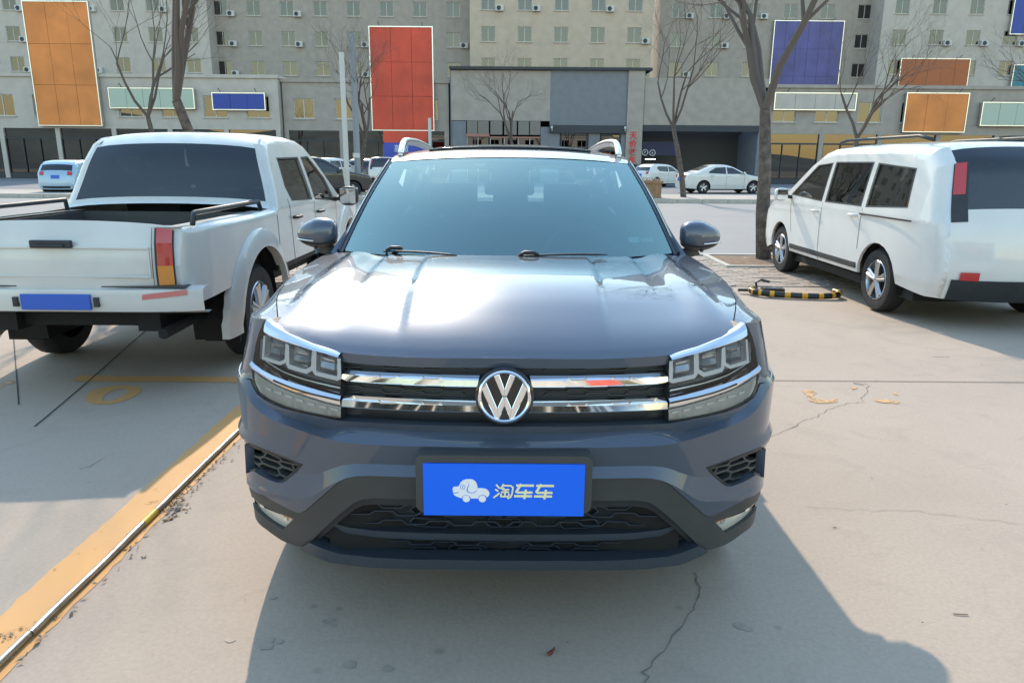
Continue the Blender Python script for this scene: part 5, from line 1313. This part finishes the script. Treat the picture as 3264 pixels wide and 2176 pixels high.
# ================================================================== buildings across the road
def mk(name,col,rough=.7,**k): return mat(name,col,rough,**k)
M['fgrey']=mk('blue grey cladding',(.20,.215,.24),noise=(2,.08)); M['fdark']=mk('charcoal fascia',(.05,.055,.065)); M['fpale']=mk('pale render',(.52,.48,.43),noise=(1.2,.08))
M['ftan']=mk('tan render',(.55,.46,.36),noise=(1.2,.08)); M['fmid']=mk('grey render',(.38,.34,.30),noise=(1.5,.1)); M['fframe']=mk('window frame white',(.6,.6,.58)); M['ftrim']=mk('dusty red trim',(.42,.20,.16))
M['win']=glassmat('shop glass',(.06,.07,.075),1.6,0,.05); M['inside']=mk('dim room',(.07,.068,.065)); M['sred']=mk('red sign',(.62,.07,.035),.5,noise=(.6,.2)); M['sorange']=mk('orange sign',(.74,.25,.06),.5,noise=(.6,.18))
M['sblue']=mk('blue sign',(.03,.07,.36),.5); M['steal']=mk('teal sign',(.04,.22,.30),.5); M['spurple']=mk('violet blue sign',(.10,.10,.30),.5,noise=(.6,.2)); M['sgreen']=mk('pale green sign',(.45,.55,.45),.5); M['sbrown']=mk('brown orange sign',(.45,.14,.05),.6)
M['navy']=mk('navy banner',(.012,.02,.08),.5); M['textw']=mk('white lettering',(.8,.8,.8),.5); M['textr']=mk('red lettering',(.75,.03,.04),.5); M['grille_s']=mk('roller shutter',(.30,.31,.32),.5,metal=.3)
CUR=[mk('curtain cream',(.5,.46,.38),.9),mk('curtain grey',(.3,.3,.3),.9),mk('curtain white',(.6,.6,.58),.9)]
def building(name,label,x0,x1,y,h,m,rows,cols,sill0=4.2,step=3.0,ww=1.5,wh=1.5,depth=10,shop=True,signs=(),cat='building',face=-1):
    """facade plane at y facing -y; windows recessed with frame, sill, panes"""
    root=empty(name,((x0+x1)/2,y,0),0,label,cat,'buildings facing the car park'); W=(x1-x0)/2
    holes=[]
    n=int((x1-x0)//cols)
    for k in range(rows):
        zz=sill0+k*step
        if zz+wh>h-.3: break
        for i in range(n): 
            xx=-W+(i+.5)*(2*W/n); holes.append((xx-ww/2,xx+ww/2,zz,zz+wh))
    mb=MB()
    # wall around the window openings: strips, 0.25 m thick
    zs=sorted(set([3.8]+[q for hh in holes for q in hh[2:]]+[h])); 
    z=3.8 if shop else 0
    byrow={}
    for hh in holes: byrow.setdefault((hh[2],hh[3]),[]).append(hh)
    for (a,b),L in sorted(byrow.items()):
        mb.box(-W,W,0,.25,z,a); xs=-W
        for hh in sorted(L): mb.box(xs,hh[0],0,.25,a,b); xs=hh[1]
        mb.box(xs,W,0,.25,a,b); z=b
    mb.box(-W,W,0,.25,z,h); mb.box(-W,-W+.25,.25,depth,0,h); mb.box(W-.25,W,.25,depth,0,h); mb.box(-W,W,depth-.2,depth,0,h); mb.box(-W-.1,W+.1,-.15,depth+.1,h,h+.25)
    wall=mb.build('wall',m,root)
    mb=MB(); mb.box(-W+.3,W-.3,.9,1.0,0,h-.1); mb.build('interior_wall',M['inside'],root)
    proto=None
    for hh in holes:
        if proto is None:
            f=MB(); t=.06; w2=ww/2
            f.box(-w2,w2,.10,.17,0,t); f.box(-w2,w2,.10,.17,wh-t,wh); f.box(-w2,-w2+t,.10,.17,t,wh-t); f.box(w2-t,w2,.10,.17,t,wh-t); f.box(-t/2,t/2,.10,.17,t,wh-t)
            proto=f.build('window',M['fframe'],root); s=MB(); s.box(-w2-.08,w2+.08,-.10,.12,-.08,-.002); s.build('sill',M['fpale'],proto)
            for q in (-1,1):
                p_=MB(); p_.box(min(q*t/2,q*(w2-t)),max(q*t/2,q*(w2-t)),.13,.14,t,wh-t); p_.build('pane',M['win'],proto)
            proto.location=((hh[0]+hh[1])/2,0,hh[2]); 
        else:
            c=copy_tree(proto,root); c.location=((hh[0]+hh[1])/2,0,hh[2])
    ap=None
    for hh in holes:
        if RNG.rand()<.45:
            q=RNG.rand(); mb=MB(); mb.box(-ww*.48,ww*(.48 if q<.5 else -.02+.3*q),.30,.33,-.0,wh); c_=mb.build('curtain',CUR[RNG.randint(3)],root); c_.location=((hh[0]+hh[1])/2,0,hh[2])
        if RNG.rand()<.30 and not any(sx0-1.2<(hh[0]+hh[1])/2+(x0+x1)/2+1.2<sx1+1.2 and sz0-1<hh[2]<sz1+1 for sx0,sx1,sz0,sz1,_ in signs):
            if ap is None:
                mb=MB(); mb.box(-.42,.42,-.42,-.08,0,.58); ap=mb.build('air_conditioner',M['fframe'],root,bevel=.03); mb=MB(); lathe([(0,.001),(0,.22),(.015,.235)],16,(-.08,-.43,.29),'y',mb=mb); mb.build('fan_guard',M['fdark'],ap); cu=ap
            else: cu=copy_tree(ap,root)
            cu.location=((hh[0]+hh[1])/2+ww*.5+.45,0,hh[2]-.15)
    if shop:
        nb=max(2,int(2*W/4.2)); bw_=2*W/nb
        for i in range(nb):
            a=-W+i*bw_; 
            pl=MB(); pl.box(a,a+.35,-.05,.3,0,3.8); pl.build('shop_pier',m,root)
            f=MB(); f.box(a+.35,a+bw_,.02,.10,0,.4); f.box(a+.35,a+bw_,.02,.10,3.0,3.12)
            for q in range(4): xx=a+.35+(bw_-.4)*q/3; f.box(xx,xx+.06,.02,.10,.4,3.0)
            fr=f.build('shop_window',M['fdark'],root); g_=MB(); g_.box(a+.36,a+bw_-.01,.12,.13,.4,3.8); g_.build('pane',M['win'],fr)
        pl=MB(); pl.box(W-.35,W,-.06,.3,0,3.8); pl.build('shop_pier',m,root)
    for (sx0,sx1,sz0,sz1,sm) in signs:
        s=MB(); s.box(sx0-root.location.x,sx1-root.location.x,-.33,-.12,sz0,sz1); sg_=s.build('signboard',M['fdark'],root)
        nn=max(2,int((sx1-sx0)/1.25)); mm_=max(1,int((sz1-sz0)/2.4))
        for ii in range(nn):
            for jj in range(mm_):
                s=MB(); aa=sx0-root.location.x+(sx1-sx0)*ii/nn; bb=aa+(sx1-sx0)/nn; z_0=sz0+(sz1-sz0)*jj/mm_; z_1=sz0+(sz1-sz0)*(jj+1)/mm_; yy=-.375+RNG.uniform(-.012,.012); s.box(aa+.012,bb-.012,yy,-.33,z_0+.012,z_1-.012); s.build('sign_panel',sm,sg_)
        b=MB(); e=.07; X0,X1=sx0-root.location.x,sx1-root.location.x
        b.box(X0-e,X1+e,-.40,-.10,sz1,sz1+e); b.box(X0-e,X1+e,-.40,-.10,sz0-e,sz0); b.box(X0-e,X0,-.40,-.10,sz0,sz1); b.box(X1,X1+e,-.40,-.10,sz0,sz1); b.build('sign_frame',M['satin'],sg_)
        for q in (.15,.85): 
            l=MB(); xx=X0+(X1-X0)*q; l.tube([(xx,-.2,sz1+.05),(xx,-.6,sz1+.35),(xx,-.75,sz1+.25)],.025,5); l.build('sign_lamp',M['fdark'],sg_)
    return root
BY=57.0
XU=lambda u,Y=BY: at_y(u,500,Y)[0]
ZV=lambda v,u=1632,Y=BY: at_y(u,v,Y)[2]
S=lambda u0,u1,v0,v1,m,Y: (XU(u0,Y),XU(u1,Y),ZV(v1,(u0+u1)/2,Y),ZV(v0,(u0+u1)/2,Y),m)
# tall blocks set back behind the shops
building('apartment_block','tall pale block behind the shops at the left, rows of small windows',XU(-500,82),XU(700,82),82,24,M['fpale'],6,3.6,4.5,3.1,signs=(),shop=False)
building('apartment_block','tall mid grey block behind the glass fronted shop',XU(690,84),XU(1500,84),84,22,M['fmid'],6,3.4,4.5,3.1,shop=False)
building('apartment_block','tall tan rendered block rising behind the charcoal shop',XU(1500,80),XU(2060,80),80,23,M['ftan'],6,3.6,4.5,3.1,shop=False,signs=[S(1750,2000,40,330,M['ftan'],80)][:0])
building('apartment_block','tall grey block with a violet blue signboard right of the red lettered pillar',XU(2080,86),XU(2760,86),86,25,M['fmid'],6,3.6,5,3.1,shop=False,signs=[S(2430,2640,70,330,M['spurple'],86)])
building('apartment_block','tall pale block at the far right with brown and teal signboards',XU(2760,83),XU(3900,83),83,24,M['fpale'],6,3.8,5,3.1,shop=False,signs=[S(2830,3040,190,380,M['sbrown'],83),S(3180,3330,210,430,M['steal'],83),S(3150,3300,0,110,M['sblue'],83)])
# shop terrace left of the hero
building('shop_terrace','long two storey terrace of shops at the left with an orange signboard',XU(-700),XU(900),BY,7.6,M['fpale'],1,3.2,4.7,3,1.8,1.6,signs=[S(150,345,10,400,M['sorange'],BY),S(380,640,285,345,M['sgreen'],BY),S(700,860,300,350,M['sblue'],BY)])
building('shop_terrace','grey two storey shop with a large red signboard left of the roof rail',XU(905),XU(1430),BY+.6,7.4,M['fmid'],1,3.0,4.7,3,1.6,1.5,signs=[S(1195,1385,90,415,M['sred'],BY+.6)])
building('shop_terrace','low grey shop terrace running to the right edge of the view',XU(2420),XU(3900),BY,7.2,M['fmid'],1,3.2,4.7,3,1.8,1.5,signs=[S(2450,2700,300,350,M['fpale'],BY),S(2860,3050,300,420,M['sorange'],BY),S(3100,3260,330,400,M['sgreen'],BY)])
# charcoal shop with red lettered pillar, seen over the roof
sh=empty('charcoal_shop',(XU(1740),BY,0),0,'charcoal grey shop whose pillar carries red vertical lettering','shop','buildings facing the car park')
ox=sh.location.x
def SB(nm,u0,u1,v0,v1,m,y0,y1,par=None,bev=0):
    mb=MB(); mb.box(XU(u0)-ox,XU(u1)-ox,y0,y1,max(0,ZV(v1,(u0+u1)/2)) if v1<900 else 0,ZV(v0,(u0+u1)/2)); return mb.build(nm,m,par or sh,bevel=bev)
SB('wall',1443,1486,386,999,M['fgrey'],0,.3); SB('wall',1722,1783,405,999,M['fgrey'],0,.3); SB('wall',1874,1910,405,999,M['fgrey'],0,.3); SB('wall',1977,1992,405,999,M['fgrey'],0,.3)
SB('fascia_beam',1750,1990,400,425,M['fdark'],-.25,.3); SB('upper_wall',1750,2040,225,400,M['fgrey'],0,.3); SB('upper_wall',1440,1750,225,385,M['fmid'],.0,.3); SB('roof_cap',1436,2064,215,224,M['fdark'],-.3,12)
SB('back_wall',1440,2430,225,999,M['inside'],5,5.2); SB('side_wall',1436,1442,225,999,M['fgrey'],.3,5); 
pil=SB('pillar',1992,2043,225,999,M['fmid'],-.15,.6)
for k,ch in enumerate('天价收车'):
    zz=ZV([433,460,486,512][k],2012); mt=Matrix(((1,0,0,XU(2014)-ox),(0,0,-1,-.18),(0,1,0,zz),(0,0,0,1))); textpanel(ch,.60,mt,M['textr'],pil,'lettering',.01,bold=.012)
# glazed bay: lower panes, red trim, upper frosted panels
for i,(u0,u1) in enumerate(((1488,1521),(1523,1557),(1562,1600),(1606,1645),(1650,1684),(1687,1720))):
    w_=SB('shop_window',u0,u0+2,436,999,M['fframe'],-.04,.08); mb=MB(); mb.box(XU(u0+2)-ox,XU(u1)-ox,.02,.04,.4,ZV(437)); mb.build('pane',M['win'],w_)
    mb=MB(); mb.box(XU(u0+1)-ox,XU(u1+1)-ox,.0,.05,ZV(430),ZV(386)); mb.build('upper_panel',mk('frosted panel',(.19,.18,.165),.35),w_)
    if i in (2,3): mb=MB(); mb.box(XU(u0+5)-ox,XU(u1-5)-ox,.3,.34,.9,ZV(440)); mb.build('poster',M['fpale'],w_)
SB('trim_band',1486,1560,427,436,M['ftrim'],-.12,.1); SB('trim_band',1560,1722,436,440,M['ftrim'],-.10,.1)
# shop window and door
for (u0,u1,v0,v1,nm) in ((1785,1872,418,999,'display_window'),(1912,1976,424,999,'shop_door')):
    f=MB(); X0,X1,Z1=XU(u0)-ox,XU(u1)-ox,ZV(v0); f.box(X0,X0+.12,-.03,.12,0,Z1); f.box(X1-.12,X1,-.03,.12,0,Z1); f.box(X0+.12,X1-.12,-.03,.12,Z1-.12,Z1); f.box(X0+.12,X1-.12,-.03,.12,Z1-1.35,Z1-1.22); f.box((X0+X1)/2-.05,(X0+X1)/2+.05,-.03,.12,0,Z1-1.35)
    w_=f.build(nm,M['fdark'],sh); g_=MB(); g_.box(X0+.12,X1-.12,.04,.05,.2,Z1-.12); g_.build('pane',M['win'],w_)
    b=MB(); b.box(X0+.5,X0+1.3,.4,.5,Z1-1.1,Z1-.3); b.box(X1-.5,X1-.3,.4,.5,Z1-1.2,Z1-.3); b.build('poster',M['fpale'],w_)
e_=MB(); e_.box(XU(1934)-ox,XU(1952)-ox,-.06,-.04,ZV(451),ZV(443)); e_.build('led_sign',mat('lit orange sign',(.8,.2,.05),.5,emit=((1,.25,.05),1.2)),sh)
for u in (1757,1987):
    b=MB(); zz=ZV(405); b.box(XU(u-4)-ox,XU(u+2)-ox,-.55,-.25,zz-.1,zz+.08); b.tube([(XU(u)-ox,-.25,zz-.1),(XU(u)-ox,-.45,zz-.25)],.05,6); b.build('security_camera',M['fframe'],sh)
# garage recess with navy banner
SB('garage_beam',2045,2430,400,420,M['fdark'],-.1,.3); SB('upper_wall',2045,2430,250,400,M['fmid'],0,.3); SB('garage_wall',2410,2430,420,999,M['fgrey'],0,5)
bn=SB('banner',2044,2180,450,495,M['navy'],1.5,1.55)
for ch,u,v,s_ in (('P',2066,482,.3),('6',2090,483,.3)):
    ring=MB(); zz=ZV(v); xx=XU(u)-ox; lathe([(0,.20),(-.02,.20),(-.02,.25),(0,.25)],20,(xx,1.48,zz),'y',mb=ring); ring.build('emblem_ring',M['textw'],bn)
    mt=Matrix(((1,0,0,xx),(0,0,-1,1.47),(0,1,0,zz),(0,0,0,1))); textpanel(ch,s_,mt,M['textw'],bn,'lettering',.004)
mb=MB(); mb.box(XU(2072)-ox,XU(2105)-ox,2.0,2.1,ZV(503)-.05,ZV(503)+.02); mb.build('strip_lamp',mat('lit tube',(.9,.9,.9),.5,emit=((1,1,1),2)),sh)
# standing blue and red sign board
YS=47.0; sx0=at_y(1224,500,YS)[0]; sx1=at_y(1364,500,YS)[0]; sg=empty('standing_sign',((sx0+sx1)/2,YS,0),0,'blue and red standing signboard with white characters behind the left roof rail','sign'); hw_=(sx1-sx0)/2
zt=at_y(1300,418,YS)[2]; zm=at_y(1300,455,YS)[2]; zb=at_y(1300,532,YS)[2]
mb=MB(); mb.box(-hw_,hw_,0,.12,zb,zm); bd=mb.build('blue_panel',mk('sign blue',(.05,.085,.42),.5),sg); mb=MB(); mb.box(-hw_,hw_,-.01,.12,zm,zt); mb.build('red_panel',M['sred'],sg)
mb=MB(); mb.tube([(-hw_+.1,.06,0),(-hw_+.1,.06,zb)],.04,6); mb.tube([(hw_-.1,.06,0),(hw_-.1,.06,zb)],.04,6); mb.build('sign_post',M['satin'],sg)
mt=Matrix(((.60,0,0,-.28),(0,0,-1,-.012),(0,1,0,at_y(1300,476,YS)[2]),(0,0,0,1))); textpanel('高价收',.52,mt,M['textw'],bd,'lettering',.004)
mt=Matrix(((1,0,0,-.9),(0,0,-1,-.012),(0,1,0,zb+.22),(0,0,0,1))); 
# pale panel post right of the sign
def post(nm,lab,cat,u,v,Y,w_,h,m,extra=None,lean=0):
    p=at_y(u,v,Y); r=empty(nm,(p[0],Y,0),0,lab,cat); mb=MB(); mb.tube([(0,0,.0),(lean,0,h)],w_/2,4 if extra=='sq' else 12,sq=(1,1,0) if extra=='sq' else None); mb.build('post',m,r,True,sharp=40); return r
p_=post('utility_post','square blue grey post with a white notice plate left of the windscreen','post',1141,560,29.5,.26,6.5,mk('grey painted steel',(.25,.27,.29)),'sq')
mb=MB(); mb.box(-.14,.14,-.17,-.14,at_y(1141,503,29.5)[2],at_y(1141,488,29.5)[2]); mb.build('notice_plate',M['fframe'],p_); mb=MB(); mb.box(-.3,.3,-.3,.3,.15,.24); mb.build('post_base',M['kerb'],p_)
post('steel_pole','slim pale round pole between the white SUV and the dark SUV','pole',1106,560,20,.15,4.5,mk('pale pole',(.55,.55,.52)))
post('leaning_pole','pale stake leaning beside the slim round pole','pole',1118,640,18.5,.10,1.3,mk('pale stake',(.5,.48,.42)),None,-.14)
post('white_post','white square post at the right edge of the blue sign','post',1371,480,46.5,.2,4.2,M['fframe'],'sq')
# wooden planter with dried flowers
py=28.3; pa=at_y(2020,600,py)[0]; pb=at_y(2106,600,py)[0]; pl=empty('wooden_planter',((pa+pb)/2,py,.15),0,'brown wooden planter box with dried flowers at the road edge','planter'); W=(pb-pa)/2
M['wood']=mk('weathered brown wood',(.30,.17,.09),noise=(5,.3))
for k in range(8):
    mb=MB(); a=-W+.03+k*(2*W-.06)/8; mb.box(a+.004,a+(2*W-.06)/8-.004,-.30,-.275,.04,.58); mb.build('plank',M['wood'],pl); mb=MB(); mb.box(a+.004,a+(2*W-.06)/8-.004,.275,.30,.04,.58); mb.build('plank',M['wood'],pl)
mb=MB(); mb.box(-W-.03,W+.03,-.34,-.27,.58,.68); mb.box(-W-.03,W+.03,.27,.34,.58,.68); mb.box(-W-.03,-W+.06,-.27,.27,.58,.68); mb.box(W-.06,W+.03,-.27,.27,.58,.68); mb.box(-W,W,-.29,.29,0,.04); mb.build('rim',M['wood'],pl)
mb=MB(); mb.box(-W+.02,W-.02,-.27,.27,.04,.60); mb.build('planter_soil',M['soil'],pl)
V=[];Fc=[]
for k in range(260):
    x,y=RNG.uniform(-W,W),RNG.uniform(-.26,.26); z=.60+RNG.rand()*.2; s=RNG.uniform(.015,.04); b=len(V); a=RNG.uniform(0,6.28,3)
    for t in range(3): V.append((x+s*math.cos(a[0]+t*2.1),y+s*math.sin(a[0]+t*2.1),z+s*math.sin(a[1]+t)))
    Fc.append((b,b+1,b+2))
obj('dried_flowers',V,Fc,mk('dried flowers',(.42,.33,.25),.9),pl)['kind']='stuff'
# parking lock bar: yellow and black loop with hinge
lc=at_z(2500,930,0.05); lk=empty('parking_lock',(lc[0]+.12,lc[1]+.0,0),R(-6),'folded yellow and black parking lock bar on the concrete','parking lock')
M['lyel']=mk('lock yellow',(.75,.38,.02),.4); M['lblk']=mk('lock black',(.02,.025,.025),.35)
loop=[(-.62,.10,.06),(-.70,.04,.06),(-.70,-.04,.055),(-.60,-.12,.05),(-.35,-.17,.045),(0,-.20,.04),(.35,-.21,.04),(.6,-.17,.05),(.70,-.08,.06),(.66,.06,.06)]
lp_=resample(smoothpoly(np.array(loop)*[.72,1,1],2,False),.12,False)
for k in range(0,len(lp_)-1):
    mb=MB(); mb.tube([lp_[k],(lp_[k]+lp_[k+1])/2,lp_[k+1]],.036,10); mb.build('bar_segment',M['lyel'] if k%3==1 else M['lblk'],lk,True,sharp=50)
mb=MB(); mb.box(-.36,-.12,-.04,.16,0,.09); mb.tube([(-.40,.14,.02),(-.42,.16,.13),(-.36,.17,.16),(-.26,.15,.14)],.016,6); mb.box(-.64,-.3,.06,.10,.03,.06); mb.build('lock_body',M['lblk'],lk,bevel=.01)
# tree pit kerb near the right tree
def pit(cx,cy,w_,nm,lab):
    r=empty(nm,(cx,cy,0)); r['kind']='structure'
    for (a,b,c,d) in ((-w_,w_,-w_,-w_+.09),(-w_,w_,w_-.09,w_),(-w_,-w_+.09,-w_+.09,w_-.09),(w_-.09,w_,-w_+.09,w_-.09)):
        mb=MB(); mb.box(a,b,c,d,0,.035); mb.build('pit_edge',M['kerb'],r,bevel=.008)
    mb=MB(); mb.box(-w_+.09,w_-.09,-w_+.09,w_-.09,0,.018); o=mb.build('pit_soil',M['soil'],r); return r
# ================================================================== bare trees
M['bark']=mat('grey brown bark',(.12,.10,.085),.95,noise=(9,.45),bump=(16,1.0,.05)); M['twig']=mat('bare twig bark',(.12,.095,.08),.9)
def tree_mesh(seed,h0=2.2,r0=.13,depth=6,spread=.6):
    rg=random.Random(seed); T=MB(); Bm=MB()
    def grow(p,d,L,r,k,mb):
        n=3; pts=[p.copy()]; rr=[r]; q=p.copy(); dd=d.copy()
        for i in range(n):
            dd=(dd+Vector((rg.gauss(0,.10),rg.gauss(0,.10),rg.gauss(.03,.05)))).normalized(); q=q+dd*L/n; pts.append(q.copy()); rr.append(r*(1-.36*(i+1)/n))
        mb.tube(pts,rr,8 if k==0 else (5 if k<3 else 3),cap=False)
        if k>=depth: return
        m_=rg.choice([2,3,3]) if k>0 else 4
        for i in range(m_):
            ax=dd.orthogonal().normalized(); ax.rotate(Matrix.Rotation(rg.uniform(0,6.28),3,dd)); nd=(dd+ax*rg.uniform(.45,.95)*spread*1.5+Vector((0,0,.12))).normalized()
            st=pts[rg.choice([2,3,3])] if k>0 else pts[3]
            grow(st,nd,L*rg.uniform(.62,.85),rr[-1]*rg.uniform(.62,.85),k+1,Bm)
    grow(Vector((0,0,-.05)),Vector((0,0,1)),h0,r0,0,T)
    return T,Bm
protos=[]
for s_ in range(3):
    T,Bm=tree_mesh(11+s_,2.3+.3*s_,.125,7); protos.append((T,Bm))
pm=[]
def tree(x,y,k,sc,lab,rz=0,z=0):
    r=empty('bare_tree',(x,y,z),rz,lab,'tree','bare trees along the road'); r.scale=(sc,sc,sc)
    if len(pm)<=k:
        T,Bm=protos[k]; a=T.build('trunk',M['bark'],r,True); b=Bm.build('crown',M['twig'],r,True); b['kind']='stuff' if False else ''; del b['kind']; pm.append((a.data,b.data))
    else:
        for nm,me in zip(('trunk','crown'),pm[k]): o=bpy.data.objects.new(nm,me); COL.objects.link(o); o.parent=r
    return r
tree(4.15,10.0,0,1.05,'bare tree in the square soil pit behind the white van',.5); pit(4.0,9.75,.75,'tree_pit','')
tree(-5.4,11.2,1,1.0,'bare tree on the paving behind the white pickup truck',2.0); pit(-5.4,11.2,.6,'tree_pit','')
tree(7.15,29,2,1.0,'bare tree right of the wooden planter at the kerb',1.0,.15)
tree(-7.0,31,0,1.05,'bare tree with leaning trunk in front of the dark slate SUV',3.0,.15).rotation_euler=(0,-.10,3.0)
tree(.45,44,1,1.1,'bare forked tree in front of the glass fronted shop',.2)
tree(-15,30,2,1.1,'bare tree at the kerb far behind the pickup cab',2.5,.15)
tree(14.5,30,0,1.1,'bare tree at the kerb behind the white van roof',4.0,.15)
tree(23,30,1,1.1,'bare tree at the kerb near the right edge',5.0,.15)
tree(-24,31,1,1.1,'bare tree at the kerb near the left edge',.9,.15)
tree(11.5,12.0,1,1.15,'bare tree on the paving beyond the white van bonnet',1.7)
# ================================================================== what stands behind the photographer (mirrored in chrome and paint)
building('shop_terrace','low shop row behind the camera with pale green and red boards',-26,22,-32,6.2,M['fpale'],1,3.2,4.4,3,1.8,1.3,signs=[(-22,-15,3.2,4.0,M['sred']),(-12,-4,3.2,4.0,M['fpale']),(-2,6,3.2,4.0,M['sgreen']),(9,15,3.2,4.0,M['sgreen']),(17,21,3.2,4.0,M['fpale'])]).rotation_euler=(0,0,0)
rb_=[o for o in SC.objects if o.get('label','').startswith('low shop row')][0]; rb_.rotation_euler=(0,0,math.pi)
gen_car('parked_car','silver sedan parked behind the camera facing the grey-blue SUV','car',(5.2,-9.5,0),R(160),sedan,M['silver'],.16,None,0)

# invented ring of ridges, added to keep the yellow low sky out of reflections
V=[];Fc=[];n=120
for i in range(n):
    a=2*math.pi*i/n; h=14+8*math.sin(a*3+1)+5*math.sin(a*7)+3*math.sin(a*17+2); c_,s_=math.cos(a),math.sin(a)
    for rr,zz in ((230,-2),(245,h*.55),(275,h),(330,h*1.1),(380,-3)): V.append((c_*rr,s_*rr,zz))
for i in range(n):
    for j in range(4): a=i*5+j; b=((i+1)%n)*5+j; Fc.append((a,b,b+1,a+1))
o=obj('horizon_screen',V,Fc,mk('grey green horizon screen',(.20,.22,.20),.95,noise=(.08,.25)),None,True); o['kind']='structure'
